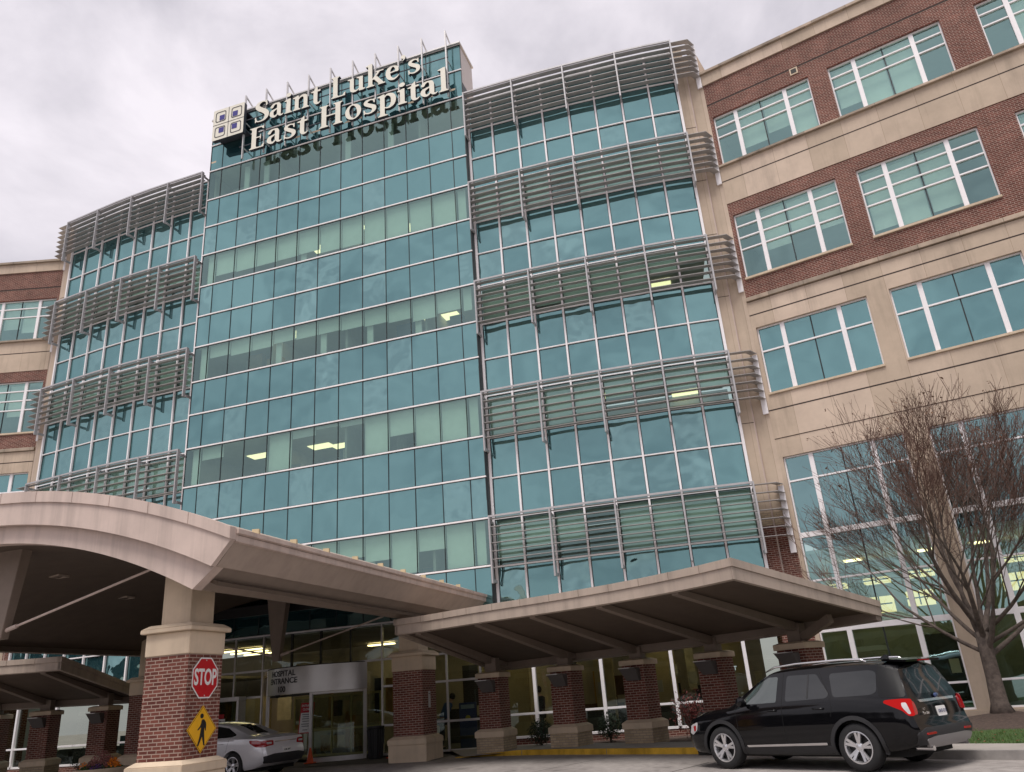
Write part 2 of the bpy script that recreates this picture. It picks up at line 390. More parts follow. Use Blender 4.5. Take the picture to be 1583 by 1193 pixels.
# ---- curved side bays --------------------------------------------------
def offs(pts,o,i):
    a=Vector(pts[max(i-1,0)]); b=Vector(pts[min(i+1,len(pts)-1)]); d=(b-a).normalized(); n=Vector((d.y,-d.x))
    p=Vector(pts[i])+n*o; return p,d,n
def side_bay(pts,left,shades,lights):
    frs=[Fr(pts[i],pts[i+1]) for i in range(8)]
    mu=MB(); gk=MB(); ztop=ZL[1]-.15
    rows=[(ztop,ZL[2])]+[(ZL[k],ZL[k+1]) for k in range(2,15)]
    rows.append((ZL[15],ZL[16]))
    rl=[None if (q+1>1 and isv(q+1) and q<14) else r for q,r in enumerate(rows)]
    bands([(fr,0,fr.len) for fr in frs],rl,hosp)
    for fr in frs:
        for z in [ztop]+ZL[2:16]+[ZL[16]]: fr.box(mu,.02,fr.len-.02,-.02,.07,z-.024,z+.024); fr.box(gk,.0,fr.len,-.02,.010,z-.05,z+.042)
    for i in range(9):
        p,d,n=offs(pts,0,i)
        fr=Fr((p.x,p.y),deg=math.degrees(atan2(d.y,d.x)))
        ww=.05 if i in(0,8) else .035
        fr.box(mu,-ww,ww,-.03,.10,ZL[16],ztop+.04); fr.box(gk,-ww-.022,ww+.022,-.02,.013,ZL[16],ztop)
    mg=mu.build('mullion_grid',M['white_metal'],hosp,bevel=.006); gk.build('glazing_gasket',M['dark_joint'],mg)
    for k in (4,7,10,13):
        for j in range(4):
            m=MB()
            for fr in frs[2*j:2*j+2]: fr.quad(m,0,fr.len,ZL[k+1],ZL[k],0)
            w=m.build('window',M['vision'],hosp)
            b=MB()
            for q,fr in enumerate(frs[2*j:2*j+2]):
                d=shades[k][2*j+q]
                if d>0: fr.box(b,.06,fr.len-.06,-.16,-.15,ZL[k]-.05-(ZL[k]-ZL[k+1]-.1)*d,ZL[k]-.05)
            if b.v: b.build('window_shade',M['blind'],w)
        c=MB(); wl=MB()
        for fr in frs:
            fr.box(c,-.0,fr.len-.003,-3.2,-.1,ZL[k]-.02,ZL[k]+.06); fr.quad(wl,-.2,fr.len+.2,ZL[k+1]-.6,ZL[k],-3.4)
            fr.hquad(wl,0,fr.len,-3.3,-.1,ZL[k+1]-.5)
        c.build('room_ceiling',M['room_ceiling'],hosp); wl.build('room_wall',M['room_wall'],hosp)
    for x,y,k in lights: troffer(x,y,ZL[k]-.002,frs[4])
    # parapet behind the top louver
    m=MB()
    for fr in frs: fr.box(m,0.003,fr.len-.003,-1.0,-.03,ZL[2]+.3,ztop-.02)
    m.build('parapet',M['stone_plain'],hosp)
    # sun louvers: seven blades carried by five brackets on every floor
    for kk in (1,4,7,10,13):
        zt=ZL[kk]; bl=MB(); rail=MB()
        for q in range(7):
            z=zt-.06-q*.29
            path=[]
            for i in range(9):
                p,d,n=offs(pts,0,i); path.append((p,d,n))
            P=[(p+n*.29,p+n*.535) for p,d,n in path]
            # run past the outer end, then chamfer back to the wall
            e=0 if left else 8; p,d,n=path[e]; t=-d if left else d
            ext=.62
            W0=Vector((FL if left else FR).p(-.34,.05,0)[:2]); W1=Vector((FL if left else FR).p(-.10,.07,0)[:2])
            A=(p+t*ext+n*.27,p+t*(ext+.12)+n*.54)
            B=(W0,W1)
            seq=([B,A]+P) if left else (P+[A,B])
            th=.020; tilt=.010
            b0=len(bl.v)
            for a,b in seq:
                bl.v+= [(a.x,a.y,z+tilt),(b.x,b.y,z-tilt),(b.x,b.y,z-tilt+th),(a.x,a.y,z+tilt+th)]
            for i in range(len(seq)-1):
                o=b0+4*i
                for c_ in range(4):
                    d_=(c_+1)%4; bl.f.append((o+c_,o+d_,o+4+d_,o+4+c_)); bl.m.append(0)
            for o in (b0,b0+4*(len(seq)-1)): bl.f.append((o,o+1,o+2,o+3)); bl.m.append(0)
        lo=bl.build('sun_louver',M['louver'],hosp)
        lo['label']='bank of seven grey metal sun blades'
        r=MB()
        for i in range(8):
            a,_,na=offs(pts,0,i); b,_,nb=offs(pts,0,i+1)
            a=a+na*.55; b=b+nb*.55
            r.bar((a.x,a.y,zt+.02),(b.x,b.y,zt+.02),.07,.07)
        r.build('top_rail',M['louver_pale'],lo)
        for i in (0,2,4,6,8):
            p,d,n=offs(pts,0,i); fr=Fr((p.x,p.y),deg=math.degrees(atan2(d.y,d.x)))
            m=MB()
            fr.box(m,-.03,.03,.44,.60,zt-2.34,zt+.05)
            fr.box(m,-.03,.03,.0,.395,zt-2.30,zt-2.19); fr.box(m,-.03,.03,.0,.395,zt-.22,zt-.12)
            m.build('bracket',M['louver_pale'],lo,bevel=.008)
        # white end post standing on the masonry pier
        t=-path[0][1] if left else path[8][1]; p,d,n=path[0 if left else 8]
        fr=FL if left else FR
        m=MB(); fr.box(m,-.30,-.11,.03,.10,zt-2.35,zt-.1); m.build('end_post',M['white_metal'],lo,bevel=.01)
    return frs
shR={4:[1,1,1,.35,1,.8,.7,.9],7:[1,.9,.8,1,1,1,.55,.3],10:[1,1,1,1,.5,.35,.5,.6],13:[.9,.7,.62,0,1,1,1,1]}
shL={4:[1,.8,.6,1,.5,1,.4,1],7:[1,.9,1,.7,1,1,.9,1],10:[1,1,.8,1,1,.7,1,1],13:[.8,1,.9,.5,1,.8,.3,.3]}
frR=side_bay(RB,0,shR,[(6.42,29.2,7),(4.0,29.2,10),(6.9,29.6,10)])
frL=side_bay(LB,1,shL,[])

# ---- masonry wings -------------------------------------------------------
def wall(fr,a0,a1,z0,z1,o,holes,depth,mat,name,par=hosp):
    """front skin with real window recesses"""
    m=MB(); A=sorted({a0,a1}|{h[i] for h in holes for i in(0,1) if a0<h[i]<a1}); Z=sorted({z0,z1}|{h[i] for h in holes for i in(2,3) if z0<h[i]<z1})
    inh=lambda a,z:any(h[0]<a<h[1] and h[2]<z<h[3] for h in holes)
    for i in range(len(A)-1):
        for j in range(len(Z)-1):
            if not inh((A[i]+A[i+1])/2,(Z[j]+Z[j+1])/2): fr.quad(m,A[i],A[i+1],Z[j],Z[j+1],o)
    for h in holes:
        b0,b1,c0,c1=max(h[0],a0),min(h[1],a1),max(h[2],z0),min(h[3],z1)
        if c0>=c1 or b0>=b1: continue
        m.quad(fr.p(b0,o,c0),fr.p(b0,o-depth,c0),fr.p(b0,o-depth,c1),fr.p(b0,o,c1))
        m.quad(fr.p(b1,o,c0),fr.p(b1,o-depth,c0),fr.p(b1,o-depth,c1),fr.p(b1,o,c1))
        if h[3]<=z1: m.quad(fr.p(b0,o,c1),fr.p(b1,o,c1),fr.p(b1,o-depth,c1),fr.p(b0,o-depth,c1))
        if h[2]>=z0: m.quad(fr.p(b0,o,c0),fr.p(b1,o,c0),fr.p(b1,o-depth,c0),fr.p(b0,o-depth,c0))
    for z,up in ((z0,0),(z1,1)): m.quad(fr.p(a0,o,z),fr.p(a1,o,z),fr.p(a1,o-depth,z),fr.p(a0,o-depth,z))
    return m.build(name,mat,par,recalc=False)
WH=[(.03*S,3.40*S),(4.03*S,7.47*S),(8.45*S,11.82*S),(12.4*S,15.8*S)]
def wing_window(fr,h,z0,z1,trans,thick=(),shade=(0,0,0,0),lampy=None,glass='wing_glass'):
    """aluminium frame: side lights, two middle panes split by a dark joint"""
    a0,a1=h; w=a1-a0; o=-.16
    m=MB(); f=.05
    fr.box(m,a0,a1,o-.05,o+.07,z1-f,z1); fr.box(m,a0,a1,o-.05,o+.07,z0,z0+f)
    fr.box(m,a0,a0+f,o-.05,o+.068,z0+f,z1-f); fr.box(m,a1-f,a1,o-.05,o+.068,z0+f,z1-f)
    v=[a0+w*.235,a0+w*.75]
    for x in v: fr.box(m,x-.075,x+.075,o-.05,o+.075,z0+f,z1-f)
    cuts=[a0+f,v[0]-.075,v[0]+.075,v[1]-.075,v[1]+.075,a1-f]
    for z,tk in [(t,.03) for t in trans]+[(t,.085) for t in thick]:
        for j in (0,2,4): fr.box(m,cuts[j],cuts[j+1],o-.05,o+.066,z-tk,z+tk)
    wo_=m.build('window',M['white_metal'],hosp,bevel=.006)
    g=MB(); fr.quad(g,a0+.01,a1-.01,z0+.01,z1-.01,o); g.build('pane',M[glass],wo_)
    d=MB(); x=(v[0]+v[1])/2; fr.box(d,x-.02,x+.02,o-.03,o+.02,z0+f,z1-f); d.build('glazing_joint',M['dark_joint'],wo_)
    b=MB(); xs=[a0+f,v[0],x,v[1],a1-f]; zz=max([t for t in trans if t<z1-.1],default=z1) if trans else z1
    for j,s_ in enumerate(shade):
        if s_>0: fr.box(b,xs[j]+.05,xs[j+1]-.05,o-.2,o-.19,z1-.06-(z1-z0)*s_,z1-.06)
    if b.v: b.build('window_shade',M['blind'],wo_)
    return wo_
def wing(fr,left,amax):
    Hs=[h for h in WH if h[0]<amax-1]
    a0=0.0-.1
    def H(z0,z1): return [(h[0],h[1],zs(z0),zs(z1)) for h in Hs]
    wall(fr,a0,amax,zs(18.45),zs(22.04),0,H(18.45,20.57),.22,M['brick'],'brick_wall')
    wall(fr,a0,amax,zs(13.2),zs(16.88),0,H(13.94,16.39),.22,M['brick'],'brick_wall')
    wall(fr,a0,amax,zs(16.88),zs(18.36),.02,[],.2,M['stone'],'stone_wall')
    wall(fr,a0,amax,zs(8.36),zs(13.03),.02,H(9.84,12.10),.24,M['stone'],'stone_wall')
    wall(fr,a0,amax,zs(.46),zs(8.36)-.02,.0,H(.5,7.76),.24,M['stone'],'stone_wall')
    wall(fr,a0,amax,zs(22.04),zs(22.5),.06,[],.3,M['stone'],'stone_wall')
    for nm,q in (('coping',(a0-.02,amax,-.6,.16,zs(22.5),zs(22.62))),('sill_course',(a0,amax,-.1,.13,zs(18.36)+.002,zs(18.45)+.002)),('sill_course',(a0,amax,-.1,.10,zs(13.05),zs(13.2)-.002)),('plinth',(a0,amax,0,.09,-.2,zs(.46)-.002))):
        m=MB(); fr.box(m,*q); m.build(nm,M['stone_stain'],hosp,bevel=.012)
    for h in Hs:
        for q in ((h[0]-.02,h[1]+.02,-.14,.06,zs(13.94)-.10,zs(13.94)-.003),(h[0]-.02,h[1]+.02,-.13,.075,zs(9.84)-.09,zs(9.84)-.003)):
            m=MB(); fr.box(m,*q); m.build('window_sill',M['stone_plain'],hosp,bevel=.012)
    # dark strips colour in the shade of the stone grooves and recessed brick course
    g=MB()
    for z in (17.79,12.56,9.27): fr.box(g,a0,amax,.0,.024,zs(z)-.022,zs(z)+.022)
    fr.box(g,a0,amax,-.03,.005,zs(21.15)-.035,zs(21.15)+.035); fr.box(g,a0,amax,-.03,.005,zs(8.36)-.02,zs(8.36)+.02)
    g.build('course_joint',pbr_dark,hosp)
    R=random.Random(11+left)
    shade5=[(0,.72,.62,.97),(.72,.97,.97,0),(0,.9,.9,.6),(.6,.6,.8,.4)]
    shade4=[(.0,.62,.5,.58),(.86,.9,.86,0),(.5,.7,0,.6),(.6,.6,.8,.4)]
    for i,h in enumerate(Hs):
        wing_window(fr,h,zs(18.45),zs(20.57),[zs(20.15),zs(19.70)],shade=shade5[i])
        wing_window(fr,h,zs(13.94),zs(16.39),[zs(15.94),zs(15.49),zs(15.04)],shade=shade4[i])
        wing_window(fr,h,zs(9.84),zs(12.10),[zs(11.27)],glass='spandrel')
        wing_window(fr,h,zs(.5),zs(7.76),[zs(7.0),zs(4.07),zs(1.15)],thick=[zs(5.38),zs(2.73)],glass='low_glass' if False else 'wing_low')
    # rooms behind
    for z0,z1,cm,wm in ((18.45,20.5,'room_ceiling','room_wall'),(13.94,16.3,'room_ceiling','room_wall'),(5.75,7.7,'dark_room','dark_room'),(.5,4.85,'room_ceiling','green_wall')):
        c=MB(); fr.box(c,a0+.1,amax,-6.,-.3,zs(z1),zs(z1)+.1); c.build('room_ceiling',M[cm],hosp)
        wl=MB(); fr.quad(wl,a0,amax,zs(z0)-.7,zs(z1),-5.); fr.hquad(wl,a0,amax,-5.,-.25,zs(z0)-.45)
        for x in [a0+.05]+[(h[1]+.25) for h in Hs]: fr.box(wl,x-.06,x+.06,-5.,-.4,zs(z0)-.5,zs(z1)-.01)
        wl.build('room_wall',M[wm],hosp)
    # roof slab
    m=MB(); fr.box(m,a0,amax,-14,-.62,zs(22.3),zs(22.4)); m.build('roof',M['stone_plain'],hosp)
pbr_dark=pbr('groove_shade_and_joint',(.05,.035,.03),.9,var=0)
M['wing_low']=glassmat('wing_lower_glass',(.46,.74,.75),trans=(.74,.86,.76),tfac=.54,wav=.06)
wing(FR,0,19*S); wing(FL,1,12.*S)
# stone piers closing the curved bays against the wings; brick below the second floor
def pier(b,b1,fr,left):
    # b: last bay point, runs to the start of the wing plane
    d=(Vector(b)-Vector(b1)).normalized(); a=Vector(b)+d*.06
    n=Vector((d.y,-d.x)); 
    if n.y>0: n=-n
    q=a+d*.42
    w0=Vector(fr.p(-.75,.0,0)[:2]); w1=Vector(fr.p(-.1,.0,0)[:2])
    for z0,z1,mt,nm in ((6.75,26.9,M['stone'],'stone_pier'),(6.3,6.748,M['tan_brick'],'brick_pier'),(.1,6.298,M['brick'],'brick_pier')):
        m=MB()
        m.prism([tuple(a+n*.02),tuple(q+n*.02),tuple(q-n*1.2),tuple(a-n*1.2)],z0,z1)
        m.prism([tuple(q-n*.06),tuple(w1),(w1.x-fr.n.x*1.2,w1.y-fr.n.y*1.2),tuple(q-n*1.2)],z0,z1-(.6 if z1>20 else 0))
        m.build(nm,mt,hosp)
    m=MB(); c=q-n*.02
    m.tube([(c.x,c.y,z) for z in (.2,26.)],.045,8); m.build('downpipe',M['canopy'],hosp)
    g=MB()
    for z in (9.9,12.3,14.9,17.6,20.1,22.7):
        g.prism([tuple(a+n*.026),tuple(q+n*.026),tuple(q),tuple(a)],z,z+.02)
        
    g.build('course_joint',pbr_dark,hosp)
pier(RB[8],RB[7],FR,0); pier(LB[0],LB[1],FL,1)
# roof lightning rods, wall vent
m=MB()
for x,y,z in ((RB[8][0]-.1,RB[8][1]+.5,26.8),(LB[0][0]+.3,LB[0][1]+.5,26.8)): m.tube([(x,y,z),(x,y,z+1.1)],.012,6)
m.build('lightning_rod',M['silver'],hosp)
m=MB(); FR.box(m,3.25,3.55,-.02,.03,23.3,23.6); v=m.build('wall_vent',M['stone_plain'],hosp)
m=MB(); FR.box(m,3.30,3.50,.0,.034,23.35,23.55); m.build('vent_grille',M['dark_room'],v)
# roofs behind (so that nothing is open from the side)
m=MB(); m.prism([CLp,CRp,(2,40),(-12,44)],27.4,27.5); m.prism([RB[0],RB[4],RB[8],(12,36),(2,40)],26.2,26.3); m.prism([LB[0],LB[4],LB[8],(-12,44),(-22,46)],26.2,26.3)
m.build('roof',M['stone_plain'],hosp)

# ---- ground floor storefront -------------------------------------------
FG=FC
gl=MB(); mu=MB()
zt=ZL[15]
# entrance front under the middle bay
xs=[.55+.0,1.2,1.78+.0,2.52,3.74,4.98,6.20,7.44,8.66,9.72]
ent=[(-12.3+13.518),(-11.0+13.518)]
def eS(s): return s+13.518      # offline measurements were taken from the right corner
mx=[.02]+[eS(v) for v in (-12.9,-11.67,-10.45,-9.22,-8.0,-6.78,-5.55,-4.30,-3.08,-1.85,-.62)]+[13.4]
up=MB()
for a in mx:
    q=eS(-9.1)<a<eS(-4.9)
    FG.box(up if q else mu,a-.03,a+.03,-.05,.05,.08 if not q else 3.2,zt-.04)
for z in (3.18,2.28,1.02,.12):
    for i in range(len(mx)-1):
        a,b=mx[i]+.03,mx[i+1]-.03; mid=(a+b)/2
        if z<3.1 and eS(-9.2)<mid<eS(-4.8): continue
        FG.box(mu,a,b,-.045,.045,z-.035,z+.035)
gl.quad(FG.p(0,0,3.18),FG.p(13.5,0,3.18),FG.p(13.5,0,zt),FG.p(0,0,zt))
gl.quad(FG.p(0,0,.1),FG.p(eS(-9.2),0,.1),FG.p(eS(-9.2),0,3.18),FG.p(0,0,3.18))
gl.quad(FG.p(eS(-4.9),0,.1),FG.p(13.5,0,.1),FG.p(13.5,0,3.18),FG.p(eS(-4.9),0,3.18))
sf=gl.build('storefront',M['low_glass'],hosp)
mu.build('mullion',M['silver'],sf,bevel=.005); up.build('dark_mullion',M['black'],sf)
# curved bays at ground level: tall panes two bays wide
for pts,frs,nm in ((RB,frR,0),(LB,frL,1)):
    gl=MB(); mu=MB()
    for j,fr in enumerate(frs):
        fr.quad(gl,0,fr.len,.36,ZL[16],0)
        for z,t in ((ZL[16],.06),(1.06,.035),(.36,.04)): fr.box(mu,.02,fr.len-.02,-.03,.07,z-t,z+t)
        b=MB(); fr.box(b,0,fr.len,-.2,.05,.0,.318); 
        (bb:=b).build('plinth',M['brick'],hosp)
    for i in range(0,9):
        p,d,n=offs(pts,0,i); fr=Fr((p.x,p.y),deg=math.degrees(atan2(d.y,d.x)))
        z1=ZL[16]-.06 if i%2==0 else None
        if i%2==1: fr.box(mu,-.055,.055,-.03,.10,.4,ZL[16])
    o=gl.build('storefront',M['low_glass'],hosp); mu.build('mullion',M['white_metal'],o,bevel=.005)
# lobby: floor, back wall, ceiling, lights
lob=MB()
for fr,a,b in [(FC,.05,13.45)]+[(f,-.15,f.len+.15) for f in frR+frL]:
    fr.quad(lob,a,b,.05,4.4,-7.5)
    fr.quad(lob,a,b,.05,2.2,-7.3) if False else None
lob.build('lobby_wall',M['lobby'],hosp)
c=MB(); FC.box(c,.05,13.45,-7.4,-.1,ZL[15]-.15,ZL[15]-.05)
for j,f in enumerate(frR+frL): f.box(c,0.0,f.len-.004,-7.2,-.12,3.3-.004*j,3.4-.004*j)
c.build('lobby_ceiling',M['lobby'],hosp)
c=MB(); 
for j,f in enumerate([FC]+frR+frL): f.hquad(c,-.1,(f.len or 13.4)+.1,-7.3,-.05,.10-.004*j)
c.build('lobby_floor',M['dark_room'],hosp)
def lobby_lamp(fr,a,o,z,w,d,mat='lamp'):
    m=MB(); fr.box(m,a-w/2,a+w/2,o-d/2,o+d/2,z-.05,z); m.build('ceiling_light',M[mat],hosp)
for a,o,w,d in ((1.7,-2.2,2.0,.12),(1.2,-3.4,1.8,.14),(.9,-4.6,1.6,.12),(11.6,-1.6,.4,.25),(12.4,-2.6,.35,.25),(12.2,-3.8,1.2,.5),(11.4,-5.6,1.2,.6),(9.7,-1.0,.14,.14)): lobby_lamp(FC,a,o,4.2,w,d)  # the two deep right-hand lamps are added to brighten the lobby
for i in range(8):
    for o in (-1.3,-3.2): lobby_lamp(frR[i],.6,o,3.26,.12,.12); 
for i in (0,2,4,6): lobby_lamp(frL[i],.6,-1.8,3.26,.3,.3)
for i in (0,2,4,6): lobby_lamp(frR[i],.6,-5.2,3.26,.8,.12)
lobby_lamp(FC,6.,-6.2,4.2,1.2,.3)
for a in (1.,3.4,5.,7.): 
    m=MB(); FR.box(m,a-.3,a+.3,-3.4,-3.15,zs(4.85)-.06,zs(4.85)-.01); m.build('ceiling_light',M['lamp'],hosp)  # lamps added to brighten the green room
lobby_lamp(frR[5],.5,-2.5,3.26,1.6,.12)
# interior partitions, counter, lit niche and notice frames seen through the glass
ppm=pbr('partition_paint',(.50,.41,.24),.8,var=.1)
for f_,q in ((FC,(11.3,13.3,-4.2,-4.0,.1,2.9)),(frR[2],(.2,.9,-3.6,-3.4,.1,3.2)),(frR[4],(.0,1.0,-4.,-3.9,.1,3.2)),(frR[6],(.6,1.4,-3,-2.9,.1,3.2)),(FC,(.2,2.,-4,-3.8,.1,2.4))):
    m=MB(); f_.box(m,*q); m.build('partition',ppm,hosp)
m=MB()
for f in frR[1:7]: f.box(m,.15,f.len-.1,-2.2,-1.7,.1,.95)
for f in frL[1:7]: f.box(m,.15,f.len-.1,-2.2,-1.7,.1,.9)
m.build('waiting_room_counter',M['dark_room'],hosp)
m=MB()
for i,a,z in ((2,.3,1.5),(3,.5,1.7),(4,.2,1.4),(4,.8,1.9),(5,.3,1.6),(6,.4,1.5)): frR[i].box(m,a,a+.3,-3.35,-3.3,z,z+.4)
m.build('picture_frame',M['room_wall'],hosp)
vm_=[pbr('wall_panel_%s'%n,c,.7,var=.2) for n,c in (('teal',(.05,.16,.19)),('cream',(.6,.55,.42)),('brown',(.12,.06,.03)),('charcoal',(.03,.03,.035)),('amber',(.45,.25,.06)))]
vr=random.Random(8)
for f_,n_ in ((FC,22),)+tuple((q,3) for q in frR+frL):
    for _ in range(n_):
        a=vr.uniform(.1,(f_.len)-.5); w_=vr.uniform(.2,.9); o_=vr.uniform(-7.2,-4.6); z_=vr.choice((.1,.1,.9,1.4)); h_=vr.uniform(.4,1.7)
        m=MB(); f_.box(m,a,a+w_,o_-.05,o_,z_,z_+h_); m.build('wall_panel',vr.choice(vm_),hosp)
# right wing interior
m=MB(); FR.box(m,2.5,3.9,-4.9,-4.8,.3,2.6); m.build('interior_door',M['dark_room'],hosp)
m=MB(); FR.box(m,3.05,3.35,-4.78,-4.76,1.3,1.75); m.build('wall_notice',M['blind'],hosp)
m=MB(); FR.box(m,5.6,6.9,-3.4,-3.3,2.0,2.7); m.build('wall_picture',pbr('dark_red_picture',(.10,.02,.012),.6,var=.5,nscale=9),hosp)
for a,o,z,w,hh in ((1.75,-2.0,3.55,.75,.24),(2.95,-2.0,3.62,.75,.22),(1.6,-3.4,4.45,.8,.09),(3.0,-3.4,4.5,.8,.09),(5.7,-2.2,3.8,.8,.24),(7.0,-2.2,3.85,.7,.2),(5.8,-3.4,4.6,.8,.09),(.35,-3.2,4.4,.5,.08)):
    m=MB(); FR.box(m,a-w/2,a+w/2,o-.3,o+.3,z-hh,z+hh); pn=m.build('pendant_light',M['pendant'],hosp)
    m=MB(); FR.box(m,a-.02,a+.02,o+.302,o+.32,z-hh,z+hh); FR.box(m,a-w/2,a+w/2,o+.302,o+.315,z-.02,z+.02); m.build('light_grid',M['dark_room'],pn)

# entrance drum: curved metal header, glass doors
c0=eS(-9.03); c1=eS(-4.91); cc=(c0+c1)/2; ch=(c1-c0)/2; sag=.88; R=(ch*ch+sag*sag)/(2*sag)
def arc(t,rr=0):
    th=math.asin(ch/R)*t; return FC.p(cc+(R+rr)*sin(th),(R+rr)*cos(th)-(R-sag),0)
m=MB(); n_=28
pl=[arc(-1+2*i/n_)[:2] for i in range(n_+1)]; pi_=[arc(-1+2*i/n_,-.12)[:2] for i in range(n_+1)][::-1]
m.prism(pl+pi_,2.27,3.16); 
brushed=pbr('brushed_steel_header',(.52,.51,.50),.32,metal=.85,var=.06,nscale=2)
hd=m.build('entrance_header',brushed,hosp,smooth=True,auto=radians(30))
m=MB(); m.prism([arc(-1+2*i/n_,.0)[:2] for i in range(n_+1)],3.165,3.19); m.prism([arc(-1+2*i/n_,-.13)[:2] for i in range(n_+1)],2.20,2.262); m.build('drum_roof',M['dark_room'],hd)
def arcpost(t,w,z0,z1,mb):
    p=arc(t,-.05); th=math.asin(ch/R)*t; dv=FC.d*cos(th)-FC.n*sin(th)
    fr=Fr(p[:2],deg=math.degrees(atan2(dv.y,dv.x))); fr.box(mb,-w,w,-.05,.055,z0,z1)
m=MB()
for t in (-.97,.147,.97):
    m=MB(); arcpost(t,.055,.03,2.262,m); m.build('door_post',M['silver'],hosp,bevel=.006)
m=MB(); k=MB()
for t0,t1 in ((.147,.97),):
    P=[arc(t0+(t1-t0)*i/10,-.05)[:2] for i in range(11)]
    for i in range(10): m.quad((*P[i],.08),(*P[i+1],.08),(*P[i+1],2.26),(*P[i],2.26))
    Q=[arc(t0+(t1-t0)*i/10,-.02)[:2] for i in range(11)]+[arc(t0+(t1-t0)*i/10,-.09)[:2] for i in range(11)][::-1]
    k.prism(Q,.03,.18); k.prism(Q,2.19,2.258)
m2=m.build('sliding_door',M['low_glass'],hosp); k.build('door_rail',M['silver'],m2)
# inner doors with pale yellow rails
m=MB(); g=MB()
for a in (-8.7,-7.9,-7.1,-6.3,-5.7,-5.1): FC.box(m,eS(a)-.025,eS(a)+.025,-1.4,-1.34,.1,2.2)
for z in (.14,1.0,2.15): FC.box(m,eS(-8.7),eS(-5.1),-1.335,-1.3,z-.04,z+.04)
FC.quad(g,eS(-8.7),eS(-5.1),.1,2.2,-1.37)
idr=g.build('inner_door',M['low_glass'],hosp); m.build('door_rail',pbr('brass_door_rail',(.42,.38,.16),.4,metal=.3,var=0),idr)
# small vestibule door frame to the left with papers
m=MB(); FC.box(m,eS(-11.9),eS(-9.85),.06,.5,2.2,2.34); FC.box(m,eS(-9.95),eS(-9.85),.06,.5,.05,2.195); FC.box(m,eS(-11.9),eS(-11.8),.06,.5,.05,2.195)
m.build('vestibule_frame',M['silver'],hosp,bevel=.01)
m=MB(); FC.box(m,eS(-11.75),eS(-9.97),.40,.42,.1,2.19); m.build('vestibule_glass',M['low_glass'],hosp)
# text helper (built-in font, turned into mesh)
def text_mesh(txt,size,depth=.004,bold=.0,align='CENTER',sx=1.):
    cu=bpy.data.curves.new('lettering','FONT'); cu.body=txt; cu.size=size; cu.extrude=depth; cu.align_x=align; cu.align_y='CENTER'; cu.offset=bold*size; cu.resolution_u=4
    o=bpy.data.objects.new('tmp',cu); COL.objects.link(o)
    dg=bpy.context.evaluated_depsgraph_get(); me=bpy.data.meshes.new_from_object(o.evaluated_get(dg))
    bpy.data.objects.remove(o)
    if sx!=1:
        for v in me.vertices: v.co.x*=sx
    return me
def place_text(me,name,mat,parent,pos,d,n,up=Vector((0,0,1))):
    """bake text mesh into world: x->d, y->up, z->n"""
    d=Vector((d[0],d[1],0)); n=Vector((n[0],n[1],0)) if len(n)==2 else Vector(n)
    for v in me.vertices: v.co=Vector(pos)+d*v.co.x+up*v.co.y+n*v.co.z
    me.materials.clear(); me.materials.append(mat); me.name=name
    o=bpy.data.objects.new(name,me); COL.objects.link(o); setpar(o,parent); return o
def arc_text(txt,size,tc_,z,sx=1.12):
    me=text_mesh(txt,size,.003,.018,sx=sx)
    for v in me.vertices:
        th=math.asin(ch/R)*tc_+v.co.x/R; q=FC.p(cc+(R+.006+v.co.z)*sin(th),(R+.006+v.co.z)*cos(th)-(R-sag),z+v.co.y); v.co=q
    me.materials.clear(); me.materials.append(M['black']); me.name='lettering'
    o=bpy.data.objects.new('lettering',me); COL.objects.link(o); setpar(o,hd)
arc_text('HOSPITAL',.27,-.43,2.97); arc_text('ENTRANCE',.27,-.43,2.72); arc_text('100',.27,-.43,2.44)
m=MB(); p=arc(-.50,.03); m.lathe([(0,2.16),(.07,2.18),(.09,2.24),(.09,2.27)],c=(p[0],p[1],0),n=12); m.build('door_sensor',M['black'],hd)
# ================================================================== ROOF SIGN (hand-drawn serif letters)
def catmull(pts,n=8):
    out=[]
    P=[pts[0]]+list(pts)+[pts[-1]]
    for i in range(1,len(P)-2):
        for k in range(n):
            t=k/n; o=[]
            for c in range(len(pts[0])):
                a,b,c_,d=P[i-1][c],P[i][c],P[i+1][c],P[i+2][c]
                o.append(.5*((2*b)+(-a+c_)*t+(2*a-5*b+4*c_-d)*t*t+(-a+3*b-3*c_+d)*t**3))
            out.append(tuple(o))
    out.append(tuple(pts[-1])); return out
def f_stroke(*pts,n=8):
    P=catmull(pts,n) if len(pts)>2 else list(pts)
    segs=[(P[i],P[i+1]) for i in range(len(P)-1)]
    def f(x,y):
        m=9
        for (ax,ay,aw),(bx,by,bw) in segs:
            dx,dy=bx-ax,by-ay; l=dx*dx+dy*dy
            t=0 if l==0 else max(0,min(1,((x-ax)*dx+(y-ay)*dy)/l))
            d=hypot(x-ax-dx*t,y-ay-dy*t)-(aw+(bw-aw)*t)/2
            if d<m: m=d
        return m
    return f
def f_box(x0,y0,x1,y1,r=0.):
    def f(x,y):
        dx=max(x0+r-x,x-x1+r); dy=max(y0+r-y,y-y1+r)
        return (max(dx,dy) if max(dx,dy)<=0 else hypot(max(dx,0),max(dy,0)))-r
    return f
def f_ell(cx,cy,a,b): return lambda x,y:(sqrt(((x-cx)/a)**2+((y-cy)/b)**2)-1)*min(a,b)
def f_un(*fs): return lambda x,y:min(f(x,y) for f in fs)
def f_sub(a,b): return lambda x,y:max(a(x,y),-b(x,y))
def f_poly(P):
    """convex ccw polygon"""
    E=[]
    for i in range(len(P)):
        (x0,y0),(x1,y1)=P[i],P[(i+1)%len(P)]; l=hypot(x1-x0,y1-y0); E.append(((y1-y0)/l,-(x1-x0)/l,x0,y0))
    return lambda x,y:max(a*(x-x0)+b*(y-y0) for a,b,x0,y0 in E)
